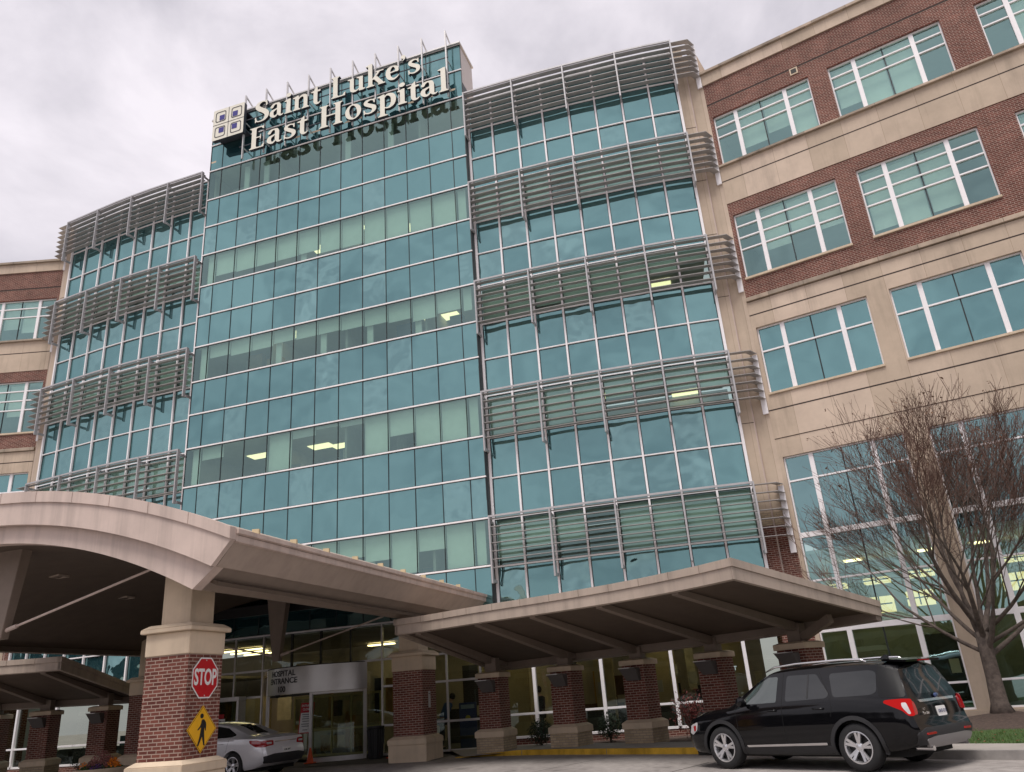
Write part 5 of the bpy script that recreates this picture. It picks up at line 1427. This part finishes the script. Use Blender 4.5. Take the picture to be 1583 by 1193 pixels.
for sg in (1,-1):
    D.side(rc([(3.35,1.04),(2.42,1.07),(2.42,1.40),(2.72,1.41),(3.0,1.30)],.03),sg,.004,'side_window',tint,sb_,h=.03)
    D.side(rc([(2.32,1.07),(1.25,1.10),(1.16,1.14),(1.62,1.34),(2.0,1.40),(2.32,1.41)],.03),sg,.004,'side_window',tint,sb_,h=.03)
    D.side(rc([(.03,.78),(.06,.93),(.30,.98),(.55,.98),(.50,.90),(.30,.80)],.03),sg,.01,'tail_light',tail_d,sb_,h=.02,thick=.03)
    D.side([(2.36,.35),(2.367,.35),(2.367,1.35),(2.36,1.35)],sg,.002,'door_gap',seam,sb_,h=.006,thick=.001)
    D.side([(1.38,.7),(1.386,.7),(1.30,1.08),(1.294,1.08)],sg,.002,'door_gap',seam,sb_,h=.006,thick=.001)
    for hx in (2.45,1.5):
        m=MB(); w=D.wsec(hx,.93); m.tube([(hx,sg*w,.93),(hx+.02,sg*(w+.03),.93),(hx+.18,sg*(w+.03),.935),(hx+.2,sg*w,.935)],.012,8); m.build('door_handle',paint_silver,sb_,smooth=True)
    m=MB(); m.box(3.05,3.2,min(sg*.95,sg*1.12),max(sg*.95,sg*1.12),1.05,1.18); m.build('wing_mirror',paint_silver,sb_,bevel=.03)
    D.rearp(rc([(sg*.80,.80),(sg*.48,.82),(sg*.50,.95),(sg*.84,.96)],.03),.01,'tail_light',tail_d,sb_,h=.02,thick=.03)
    D.rearp(rc([(sg*.74,.85),(sg*.56,.86),(sg*.57,.91),(sg*.76,.91)],.015),.016,'lamp_lens',clear_l,sb_,h=.015,thick=.02)
    for wx in D.wheels: make_wheel(sed,wx,sg*.83,.345,.235,.22)
D.rearp(rc([(-.80,.36),(.80,.36),(.85,.55),(.5,.60),(-.5,.60),(-.85,.55)],.03),.015,'rear_bumper',plast,sb_,h=.03,thick=.04)
D.rearp([(-.155,.60),(.155,.60),(.155,.74),(-.155,.74)],.02,'number_plate',white_,sb_,h=.02,thick=.01)
rtext(D,'K4R 09T',.07,0,.67,.028,seam,sb_)
D.rearp([(-.46,.90),(.46,.90),(.46,.925),(-.46,.925)],.014,'chrome_boot_strip',chrome,sb_,h=.012,thick=.01)
# rear windscreen laid on the sloping roof line
m=MB(); W_=[(.86,.60),(1.2,.60),(1.62,.54)]
def rg(x,y): 
    zt=smooth_tab(D.top,x); return (x,y,zt+.004-.12*(abs(y)/.66)**3)
g=[[rg(.88+.70*i/8,(-.58+1.16*j/10)*(1-.08*i/8)) for j in range(11)] for i in range(9)]
for i in range(8):
    for j in range(10): m.quad(g[i][j],g[i][j+1],g[i+1][j+1],g[i+1][j])
m.build('rear_window',tint,sb_,smooth=True)
m=MB(); m.box(.3,4.9,-.7,.7,.17,.36); m.build('underbody',seam,sed)
for wx in D.wheels:
    m=MB(); m.box(wx-.36,wx+.36,-.6,.6,.25,.70); m.build('wheel_well',seam,sed)
fd=Vector((-cos(radians(25)),sin(radians(25)))); lf=Vector((-fd.y,fd.x)); h0=Vector((-8.75,24.5)); org=h0-fd*1.12-lf*.93
sed.location=(org.x,org.y,0.01); sed.rotation_euler=(0,0,atan2(fd.y,fd.x))

# ================================================================== PEOPLE (seen through the glass)
def skinfig(name,parent,mat,V,E_,R,sub=2):
    me=bpy.data.meshes.new(name); me.from_pydata(V,E_,[]); o=bpy.data.objects.new(name,me); COL.objects.link(o)
    md=o.modifiers.new('s','SKIN'); 
    me.skin_vertices.new() if not me.skin_vertices else None
    for v,r in zip(me.skin_vertices[0].data,R): v.radius=(r,r) if not isinstance(r,tuple) else r
    me.skin_vertices[0].data[0].use_root=True
    s2=o.modifiers.new('u','SUBSURF'); s2.levels=s2.render_levels=sub
    dg=bpy.context.evaluated_depsgraph_get(); m2=bpy.data.meshes.new_from_object(o.evaluated_get(dg)); bpy.data.objects.remove(o)
    m2.materials.clear(); m2.materials.append(mat)
    for p in m2.polygons: p.use_smooth=True
    o=bpy.data.objects.new(name,m2); COL.objects.link(o); setpar(o,parent); return o
skin=pbr('skin',(.42,.24,.17),.6,var=.05)
def person(label,x,y,rz,top,legs,hair,lean=0.):
    r=root('person',label,'person',(x,y,.1),rz,local=True)
    # pelvis, spine, neck, head | arms | legs  (facing +x)
    V=[(0,0,.95),(0,0,1.12),(.0,0,1.32),(.0,0,1.46),(.02,0,1.55),(.035,0,1.66),(.03,0,1.74),
       (0,.17,1.42),(.02,.24,1.18),(.14,.25,.98),(.20,.25,.91),(0,-.17,1.42),(-.02,-.24,1.18),(.10,-.25,.96),(.16,-.25,.89),
       (0,.10,.90),(.05,.11,.50),(.0,.12,.09),(.13,.12,.04),(0,-.10,.90),(-.05,-.11,.50),(-.10,-.12,.10),(.02,-.12,.04)]
    for i,v in enumerate(V):
        if v[2]>.95: V[i]=(v[0]+lean*(v[2]-.95),v[1],v[2])
    E_=[(0,1),(1,2),(2,3),(3,4),(4,5),(5,6),(3,7),(7,8),(8,9),(9,10),(3,11),(11,12),(12,13),(13,14),(0,15),(15,16),(16,17),(17,18),(0,19),(19,20),(20,21),(21,22)]
    R=[(.14,.11),(.13,.11),(.17,.12),(.10,.09),.055,.095,.075,.07,.055,.04,.038,.07,.055,.04,.038,.09,.065,.042,.04,.09,.065,.042,.04]
    b=skinfig('body',r,skin,V,E_,R)
    # clothing as slightly larger shells
    t=[0,1,2,3,7,8,9,11,12,13]; tm={k:i for i,k in enumerate(t)}
    TE=[(tm[a],tm[c]) for a,c in E_ if a in tm and c in tm]
    inc=lambda q,d:tuple(z+d for z in q) if isinstance(q,tuple) else q+d
    skinfig('jacket',r,top,[V[k] for k in t],TE,[inc(R[k],.045) for k in t])
    t=[0,15,16,17,19,20,21]; tm={k:i for i,k in enumerate(t)}
    TE=[(tm[a],tm[c]) for a,c in E_ if a in tm and c in tm]
    skinfig('trousers',r,legs,[V[k] for k in t],TE,[inc(R[k],.018) for k in t])
    m=MB(); c=Vector(V[5])
    pr=[(0,.12),(.06,.11),(.098,.06),(.108,.0),(.10,-.05),(.07,-.10)]
    m.lathe(pr,c=(c.x-.018,c.y,c.z+.03),n=18); m.build('hair',hair,r,smooth=True)
    for s_ in (1,-1):
        m=MB(); m.lathe([(0,.09),(.045,.07),(.05,.02),(.05,-.06)],n=12); 
        for i,v in enumerate(m.v): m.v[i]=(.05+v[2]*1.0 + (.0 if s_>0 else -.10),s_*.12+v[0],.045+v[1]*.8)
        m.build('shoe',M['black'],r,smooth=True)
        # five fingers on each hand, curled
        hnd=MB(); hp=Vector(V[10] if s_>0 else V[14])
        for q in range(4):
            a=hp+Vector((.02,(q-1.5)*.019,-.03)); hnd.tube([a,a+Vector((.012,0,-.035)),a+Vector((.0,0,-.06-(.008 if q in(1,2) else 0)))],[.009,.008,.006],6)
        a=hp+Vector((.03,-s_*.03,0)); hnd.tube([a,a+Vector((.025,-s_*.008,-.02)),a+Vector((.03,-s_*.002,-.045))],[.011,.009,.007],6)
        hnd.build('hand',skin,r,smooth=True)
    return r
darkc=pbr('black_coat_cloth',(.012,.012,.014),.9,var=.1); bluec=pbr('blue_scrub_cloth',(.06,.12,.26),.9,var=.1); denim=pbr('dark_trousers',(.02,.025,.04),.9,var=.1); hairc=pbr('dark_hair',(.02,.013,.01),.7,var=.1)
person('standing person in a long black coat behind the window between the first two pillars',.12,28.9,radians(200),darkc,darkc,hairc)
person('person in blue leaning forward behind the glass right of the entrance column',-3.35,29.9,radians(20),bluec,denim,hairc,lean=.55)
# blue vending cabinet behind the glass
vm=root('blue_notice_cabinet','dark blue cabinet with a yellow round mark behind the glass by the blue clothed person','cabinet',(-2.35,29.6,.1))
m=MB(); m.box(-2.72,-2.12,29.75,30.1,.1,1.55); m.build('cabinet_body',pbr('cabinet_blue',(.02,.045,.16),.4,var=.1),vm,bevel=.015)
m=MB(); m.box(-2.66,-2.18,29.735,29.748,1.35,1.48); m.build('header_panel',pbr('cabinet_pale',(.3,.36,.4),.5,var=.1),vm)
m=MB(); m.lathe([(0,29.738),(.09,29.738),(.09,29.748),(0,29.749)],c=(-2.42,0,1.05),n=20,ax='y'); m.build('round_mark',pbr('mark_yellow',(.55,.45,.06),.5,var=0),vm)
bn=root('dark_bench','low dark bench behind the glass beside the blue cabinet','bench',(-2.9,29.2,.1))
m=MB(); m.box(-3.1,-1.9,29.0,29.4,.42,.50); m.build('seat',M['dark_room'],bn,bevel=.01)
for x in (-3.05,-1.95):
    m=MB(); m.box(x-.04,x+.04,29.03,29.37,.1,.418); m.build('leg',M['dark_room'],bn)

# ================================================================== GROUND
asph,nt,out=newmat('worn_concrete_road')
b=N(nt,'ShaderNodeBsdfPrincipled',ins={'Roughness':.88,'Specular IOR Level':.25}); L(nt,b.outputs[0],out.inputs[0])
tc=N(nt,'ShaderNodeTexCoord')
def nz(sc_,det,mp=None,rough=.6):
    n=N(nt,'ShaderNodeTexNoise',ins={'Scale':sc_,'Detail':det,'Roughness':rough})
    if mp: q=N(nt,'ShaderNodeMapping',ins={'Scale':mp,'Rotation':(0,0,radians(40))}); L(nt,tc.outputs['Object'],q.inputs[0]); L(nt,q.outputs[0],n.inputs['Vector'])
    else: L(nt,tc.outputs['Object'],n.inputs['Vector'])
    return n
a=nz(.5,8,(1,.35,1)); c=nz(60,3); d_=nz(5,6)
cr=N(nt,'ShaderNodeValToRGB'); cr.color_ramp.elements[0].position=.33; cr.color_ramp.elements[0].color=(.20,.18,.17,1); cr.color_ramp.elements[1].position=.68; cr.color_ramp.elements[1].color=(.36,.33,.31,1)
m1=N(nt,'ShaderNodeMixRGB',blend_type='OVERLAY',ins={0:.35}); L(nt,a.outputs[0],cr.inputs[0]); L(nt,cr.outputs[0],m1.inputs[1]); L(nt,c.outputs[0],m1.inputs[2])
m2_=N(nt,'ShaderNodeMixRGB',blend_type='OVERLAY',ins={0:.5}); L(nt,m1.outputs[0],m2_.inputs[1]); L(nt,d_.outputs[0],m2_.inputs[2])
e_n=nz(1.1,3,None,.5); e_r=N(nt,'ShaderNodeMapRange',ins={'From Min':.62,'From Max':.72,'To Min':1.,'To Max':.62}); L(nt,e_n.outputs[0],e_r.inputs[0])
e_m=N(nt,'ShaderNodeVectorMath',operation='SCALE'); L(nt,m2_.outputs[0],e_m.inputs[0]); L(nt,e_r.outputs[0],e_m.inputs['Scale']); L(nt,e_m.outputs[0],b.inputs['Base Color'])
bp=N(nt,'ShaderNodeBump',ins={'Strength':.5,'Distance':.004}); L(nt,c.outputs[0],bp.inputs['Height']); L(nt,bp.outputs[0],b.inputs['Normal'])
conc=pbr('sidewalk_concrete',(.33,.30,.275),.85,var=.14,nscale=1.3,bump=.2,bscale=80)
yelk=brickmat('yellow_kerb_paint',(.58,.34,.035),(.62,.38,.05),(.30,.24,.15),bw=3.1,rh=9.,ms=.014,offset=0,var=.45,stain=.7)
kerbc=pbr('kerb_concrete',(.27,.25,.235),.85,var=.2,nscale=3,bump=.2)
mulch=pbr('bark_mulch',(.075,.050,.040),.95,var=.45,nscale=14,bump=.9,bscale=45)
grassm=pbr('grass',(.045,.085,.018),.9,var=.35,nscale=5)
m=MB(); m.box(-400,400,-400,400,-.6,-.0); g=m.build('road',asph); struct(g); g['label']='worn grey concrete drive'
rj=MB(); jr=random.Random(2)
for k in range(-6,9):
    A=Vector((0,14))+Vector((.80,-.60))*(k*3.6); u_=Vector((.60,.80)); 
    for q in range(-10,12):
        a=A+u_*q; b=A+u_*(q+1); w=.011
        if a.y>25.5-max(a.x,0)*1.5 or b.y>25.5-max(b.x,0)*1.5: continue
        rj.quad((a.x-.8*w,a.y+.6*w,.004),(a.x+.8*w,a.y-.6*w,.004),(b.x+.8*w,b.y-.6*w,.004),(b.x-.8*w,b.y+.6*w,.004))
for k in range(3):
    p=Vector((2.+k*3.2,13.2+k*.8)); d=Vector((.9,.35-.3*k)).normalized(); 
    for q in range(26):
        n_=p+(d+Vector((jr.uniform(-.5,.5),jr.uniform(-.5,.5)))).normalized()*.14; t=(n_-p).normalized(); r_=Vector((-t.y,t.x))*.005
        rj.quad((p.x-r_.x,p.y-r_.y,.0045),(p.x+r_.x,p.y+r_.y,.0045),(n_.x+r_.x,n_.y+r_.y,.0045),(n_.x-r_.x,n_.y-r_.y,.0045)); p=n_
o=rj.build('road_joints',pbr('dark_joint_sealant',(.05,.045,.042),.9,var=.3),recalc=False); struct(o)
# kerb line (road side), from the entrance round to the right
KB=[(-2.6,26.35),(-1.7,26.0),(-.09,24.96),(2.11,22.75),(3.82,20.95),(5.6,18.5),(7.28,15.95),(8.2,14.85),(9.8,12.9),(12.5,10.2),(17,7)]
K=resample(KB,40)
def kz(p): return .03+.12*max(0,min(1,(p[0]+2.6)/1.9))
def knorm(i):
    a=Vector(K[max(i-1,0)]); b=Vector(K[min(i+1,40)]); d=(b-a).normalized(); return Vector((-d.y,d.x))
kc=MB(); kd=MB()
for i in range(40):
    mb=kc if K[i][0]<5.3 else kd
    A,B=Vector(K[i]),Vector(K[i+1]); nA,nB=knorm(i)*.16,knorm(i+1)*.16; z0,z1=kz(K[i]),kz(K[i+1])
    f_=.02
    mb.hexa([(A.x,A.y,-.1),(B.x,B.y,-.1),(B.x+nB.x,B.y+nB.y,-.1),(A.x+nA.x,A.y+nA.y,-.1),(A.x+nA.x*.12,A.y+nA.y*.12,z0),(B.x+nB.x*.12,B.y+nB.y*.12,z1),(B.x+nB.x,B.y+nB.y,z1),(A.x+nA.x,A.y+nA.y,z0)])
o=kc.build('yellow_kerb',yelk); struct(o); o=kd.build('kerb',kerbc); struct(o)
# sidewalk slab behind the kerb
sw=MB(); back=[]
for i in range(41):
    q=Vector(K[i])+knorm(i)*(1.35 if K[i][0]>4.5 else 1.9); back.append((q.x,q.y))
for i in range(40):
    nA,nB=knorm(i)*.165,knorm(i+1)*.165; z0,z1=kz(K[i])-.003,kz(K[i+1])-.003
    sw.quad((K[i][0]+nA.x,K[i][1]+nA.y,z0),(K[i+1][0]+nB.x,K[i+1][1]+nB.y,z1),(*back[i+1],z1),(*back[i],z0))
o=sw.build('sidewalk',conc); struct(o)
# planting beds and paving up to the facade
bed=MB()
pts=[back[i] for i in range(0,41)]
bed.add([(x,y,.11) for x,y in pts]+[(17*1.,26.,.11),(9,29.,.11),(5,30,.11),(-.5,31,.11),(-3.0,29,.04)],[tuple(range(len(pts)+5))])
o=bed.build('planting_bed_soil',mulch); struct(o)
pv=MB(); pv.add([(-3.05,28.95,.125),(-2.3,25.9,.06),(1.0,25.2,.135),(1.2,28.4,.135)],[(0,1,2,3)]); o=pv.build('paving',conc); struct(o)
ent_=MB(); ent_.add([(x,y,.012) for x,y in ((-17,33.5),(-13.5,29.5),(-3.2,26.2),(-2.6,29.2),(-3,30.5))],[(0,1,2,3,4)]); o=ent_.build('entrance_apron',pbr('apron_concrete',(.12,.11,.10),.85,var=.2,nscale=2,bump=.2)); struct(o)
# mulch mound round the tree and the lawn strip
TR=Vector((11.6,21.6))
md=MB(); nA=36; nR=10
vs=[(TR.x,TR.y,.40)]
for j in range(1,nR+1):
    for k in range(nA):
        a=2*pi*k/nA; rr=j/nR; R_=2.9*(1+.12*noise.noise((cos(a)*2,sin(a)*2,3.)))
        z=.13+.28*(1-rr)**1.3+.03*noise.noise((cos(a)*rr*8,sin(a)*rr*8,0)); vs.append((TR.x+cos(a)*R_*rr*1.25,TR.y+sin(a)*R_*rr*.8,z if j<nR else .09))
fs=[(0,1+k,1+(k+1)%nA) for k in range(nA)]
for j in range(nR-1):
    for k in range(nA):
        b0=1+j*nA; fs.append((b0+k,b0+nA+k,b0+nA+(k+1)%nA,b0+(k+1)%nA))
md.add(vs,fs); o=md.build('mulch_mound',mulch,smooth=True); struct(o)
lw=MB(); LI=[i for i in range(41) if K[i][0]>6.0]
for i in LI[:-1]:
    A,B=Vector(back[i]),Vector(back[i+1]); nA_,nB_=knorm(i)*3.3,knorm(i+1)*3.3
    lw.quad((A.x,A.y,.135),(B.x,B.y,.135),(B.x+nB_.x,B.y+nB_.y,.15),(A.x+nA_.x,A.y+nA_.y,.15))
lawn=lw.build('lawn',grassm); struct(lawn)
gr=MB(); rg_=random.Random(4)
for _ in range(15000):
    i=rg_.choice(LI[:-1]); t=rg_.random(); A=Vector(back[i]).lerp(Vector(back[i+1]),t)+knorm(i)*rg_.uniform(0,3.2)
    if A.x<6.5 or (A-TR).length<2.2: continue
    h=rg_.uniform(.03,.075); a=rg_.uniform(0,pi); w=.006; dx,dy=cos(a)*w,sin(a)*w; lx,ly=rg_.uniform(-.03,.03),rg_.uniform(-.03,.03)
    gr.add([(A.x-dx,A.y-dy,.135),(A.x+dx,A.y+dy,.135),(A.x+lx,A.y+ly,.14+h)],[(0,1,2)])
o=gr.build('grass',pbr('grass_blades',(.07,.125,.028),.8,var=.4,nscale=20),recalc=False); struct(o,'stuff'); 
# fallen leaves
lv=MB()
for _ in range(260):
    i=rg_.choice(LI[:-1]); A=Vector(back[i]).lerp(Vector(back[i+1]),rg_.random())+knorm(i)*rg_.uniform(-.3,2.6); a=rg_.uniform(0,6); s_=rg_.uniform(.02,.045); z=.155+rg_.uniform(0,.03)
    lv.add([(A.x+s_*cos(a),A.y+s_*sin(a),z),(A.x+s_*cos(a+1.6)*.6,A.y+s_*sin(a+1.6)*.6,z+.02),(A.x-s_*cos(a),A.y-s_*sin(a),z),(A.x-s_*cos(a+1.6)*.6,A.y-s_*sin(a+1.6)*.6,z+.01)],[(0,1,2,3)])
leafm=pbr('dry_leaf',(.17,.085,.04),.9,var=.5,nscale=9)
o=lv.build('fallen_leaves',leafm,recalc=False); struct(o,'stuff')

# ================================================================== TREE AND PLANTS
bark=pbr('grey_brown_bark',(.125,.098,.082),.95,var=.4,nscale=9,bump=1.,bscale=22,streak=.35)
twigm=pbr('twig_bark',(.125,.072,.055),.9,var=.2)
tr=root('bare_tree','leafless tree with a few dry leaves in a mulch mound beside the black suv','tree',(TR.x,TR.y,.3))
R_=random.Random(21)
trunk=MB(); 
tp=[(TR.x,TR.y,.28),(TR.x-.01,TR.y,.6),(TR.x+.0,TR.y-.02,1.2),(TR.x+.02,TR.y,1.8),(TR.x+.06,TR.y,2.3)]
trunk.tube(tp,[.33,.205,.178,.170,.19],16)
trunk.build('trunk',bark,tr,smooth=True)
limbs=MB(); twigs=MB(); leaves=MB(); ends=[]
def branch(p,d,r,l,lev):
    """grow one branch: slightly arching up, forks repeatedly"""
    n=4 if lev<3 else 3; pts=[p]; rad=[r]; q=p.copy(); dd=d.copy()
    for i in range(n):
        dd=(dd+Vector((R_.uniform(-.12,.12),R_.uniform(-.12,.12),R_.uniform(-.03,.13) if lev>0 else .05))).normalized()
        q=q+dd*(l/n); pts.append(q.copy()); rad.append(r*(1-.42*(i+1)/n))
    (limbs if lev<3 else twigs).tube(pts,[max(q_,.0048) for q_ in rad],10 if lev==0 else 7 if lev<3 else 3,caps=False)
    e_=((q.x-TR.x)/4.35)**2+((q.y-TR.y)/4.3)**2+((q.z-4.9)/3.7)**2
    if lev>=6 or r<.0020 or e_>1.15:
        if R_.random()<(.16 if q.z>6.2 else .012): ends.append(q)
        return
    k=(3 if lev<5 else 2)+(1 if R_.random()<.52 else 0)
    for j in range(k):
        at=R_.uniform(.45,1.) if j<k-1 else 1.
        ii=min(n-1,int(at*n)); pp=pts[ii].lerp(pts[ii+1],at*n-ii) if ii<n and at<1 else pts[-1]
        spread=.62 if j<k-1 else .22
        ax=Vector((R_.gauss(0,1),R_.gauss(0,1),R_.gauss(0,.6))).normalized()
        nd=(dd+ax*spread).normalized(); nd.z=max(nd.z,-.05) if lev<3 else nd.z
        nd.normalize()
        branch(pp,nd,rad[-1]*(.66 if j<k-1 else .9),l*R_.uniform(.64,.86),lev+1)
F0=Vector((TR.x+.05,TR.y,2.1))
pr_=random.Random(6)
for i in range(13):
    az_=i*2.39996; el_=radians((22,34,48,62,76)[i%5]+pr_.uniform(-5,5))
    d_=Vector((cos(az_)*cos(el_),sin(az_)*cos(el_),sin(el_)))
    branch(F0+Vector((d_.x*.10,d_.y*.10,-.35+.055*i)),d_,(.062,.066,.07,.075,.082)[i%5]*pr_.uniform(.85,1.1),2.05*pr_.uniform(.9,1.1),0)
limbs.build('limb',bark,tr,smooth=True); twigs.build('twigs',twigm,tr,recalc=False)
for q in ends:
    for _ in range(R_.choice((1,2,2))):
        a=R_.uniform(0,6); s_=R_.uniform(.025,.05); c=q+Vector((R_.uniform(-.05,.05),R_.uniform(-.05,.05),R_.uniform(-.08,.02))); u_=Vector((cos(a),sin(a),R_.uniform(-.8,.3)))*s_; v_=Vector((-sin(a),cos(a),R_.uniform(-.5,.5)))*s_*.6
        leaves.add([c-u_,c+v_,c+u_,c-v_],[(0,1,2,3)])
leaves.build('leaves',leafm,tr,recalc=False)
print('TREE faces',len(limbs.f),len(twigs.f),len(leaves.f))
def bush(name,label,x,y,z,rx,rz,mat,n=900,leaf=.05,seed=1,stems=7,group=None,loose=False):
    r=root(name,label,'shrub',(x,y,z),group=group); rr=random.Random(seed); m=MB(); s_=MB()
    for k in range(stems):
        a=rr.uniform(0,6.28); s_.tube([(x,y,z),(x+cos(a)*rx*.3,y+sin(a)*rx*.3,z+rz*.7),(x+cos(a)*rx*.6,y+sin(a)*rx*.6,z+rz*1.5)],[.015,.01,.004],5)
    s_.build('stems',twigm,r)
    for _ in range(n):
        u_=Vector((rr.gauss(0,1),rr.gauss(0,1),rr.gauss(0,1))).normalized(); q=rr.random()**(.33 if not loose else .5)
        bump_=1+.22*noise.noise(u_*2.3+Vector((seed,0,0)))
        c=Vector((x+u_.x*rx*q*bump_,y+u_.y*rx*q*bump_,z+rz+u_.z*rz*q*bump_))
        a=Vector((rr.gauss(0,1),rr.gauss(0,1),rr.gauss(0,1))).normalized(); b_=a.cross(u_).normalized() if a.cross(u_).length>.01 else Vector((1,0,0)); l=leaf*rr.uniform(.6,1.3)
        m.add([c-a*l,c+b_*l*.5,c+a*l,c-b_*l*.5],[(0,1,2,3)])
    m.build('foliage',mat,r,recalc=False); return r
evg=pbr('dark_evergreen_leaf',(.022,.040,.018),.7,var=.5,nscale=12); burg=pbr('burgundy_leaf',(.16,.035,.03),.7,var=.5,nscale=12); hedgm=pbr('olive_hedge_leaf',(.06,.07,.03),.8,var=.5,nscale=10); pinkf=pbr('dusky_pink_flower',(.30,.12,.11),.8,var=.4,nscale=30); orf=pbr('orange_flower',(.85,.26,.02),.7,var=.3,nscale=30); grn=pbr('planter_green_leaf',(.05,.10,.025),.8,var=.4,nscale=20); purp=pbr('purple_flower',(.10,.04,.16),.8,var=.3,nscale=30)
bush('round_shrub','small round dark evergreen bush between the first and second pillars',.05,27.3,.12,.42,.40,evg,1400,.035,1)
bush('dark_shrub','dark evergreen bush beside the second pillar',2.2,26.6,.12,.40,.42,evg,1200,.035,2)
bush('burgundy_shrub','loose burgundy leaved shrub between the third and fourth pillars',4.55,25.35,.12,.62,.68,burg,800,.04,3,12,loose=True)
bush('hedge_shrub','large olive hedge shrub at the far left edge',*mirror((6.4,24.6)),.1,1.6,.85,hedgm,3600,.06,4)
bush('thin_shrub','thin bare looking shrub between the two left pillars',*mirror((2.4,26.3)),.1,.6,.7,hedgm,500,.045,5,12,loose=True)
bush('left_round_shrub','small dark round bush behind the flower planter',*mirror((0.2,26.9)),.1,.5,.45,evg,1100,.04,6)
# flower planter
px_,py_=-11.95,23.4
pl_=root('flower_planter','pale round stone planter with pink and orange flowers at lower left','planter',(px_,py_,0))
m=MB(); m.lathe([(0,.0),(.36,.0),(.42,.06),(.60,.42),(.68,.52),(.69,.60),(.62,.60),(.56,.50),(0,.50)],c=(px_,py_,.02),n=36); m.build('bowl',M['stone_plain'],pl_,smooth=True,auto=radians(35))
def blooms(name,mat,cx,cy,cz,r,h,n,leaf,seed):
    rr=random.Random(seed); m=MB()
    for _ in range(n):
        a=rr.uniform(0,6.28); q=rr.random()**.5; c=Vector((cx+cos(a)*q*r,cy+sin(a)*q*r,cz+h*(1-q*q)*rr.uniform(.2,1.)+.02))
        u_=Vector((rr.gauss(0,1),rr.gauss(0,1),rr.gauss(.4,.6))).normalized(); v_=u_.orthogonal().normalized(); l=leaf*rr.uniform(.7,1.3)
        m.add([c-u_*l,c+v_*l*.7,c+u_*l,c-v_*l*.7],[(0,1,2,3)])
    m.build(name,mat,pl_,recalc=False)
blooms('foliage',grn,px_,py_,.55,.62,.22,900,.035,1)
blooms('pink_flowers',pinkf,px_+.02,py_-.05,.62,.40,.42,1300,.022,2)
blooms('orange_flowers',orf,px_+.36,py_-.1,.62,.20,.26,230,.026,3)
blooms('yellow_flowers',orf,px_-.46,py_-.05,.58,.14,.22,90,.026,4)
blooms('purple_flowers',purp,px_+.10,py_-.42,.56,.22,.16,220,.024,5)
# far tree line and parked-lot hedge on the other side of the drive: the low glass and the car mirror it
tl_=MB(); r9=random.Random(9)
for k in range(14000):
    a=r9.uniform(-pi-.55,.55)
    d=r9.uniform(55,75); h=(6.8+2.5*noise.noise((a*5,0,1))+1.5*noise.noise((a*17,3,1)))*r9.random()**.6
    c=Vector((cos(a)*d,sin(a)*d,h)); u_=Vector((r9.gauss(0,1),r9.gauss(0,1),r9.gauss(0,1))).normalized(); v_=u_.orthogonal().normalized(); l=r9.uniform(.8,1.8)
    tl_.add([c-u_*l,c+v_*l,c+u_*l,c-v_*l],[(0,1,2,3)])
o=tl_.build('tree_line',pbr('far_woodland',(.06,.055,.04),.95,var=.4,nscale=.3),recalc=False); o['kind']='stuff'; o['label']='far brown woodland across the drive'
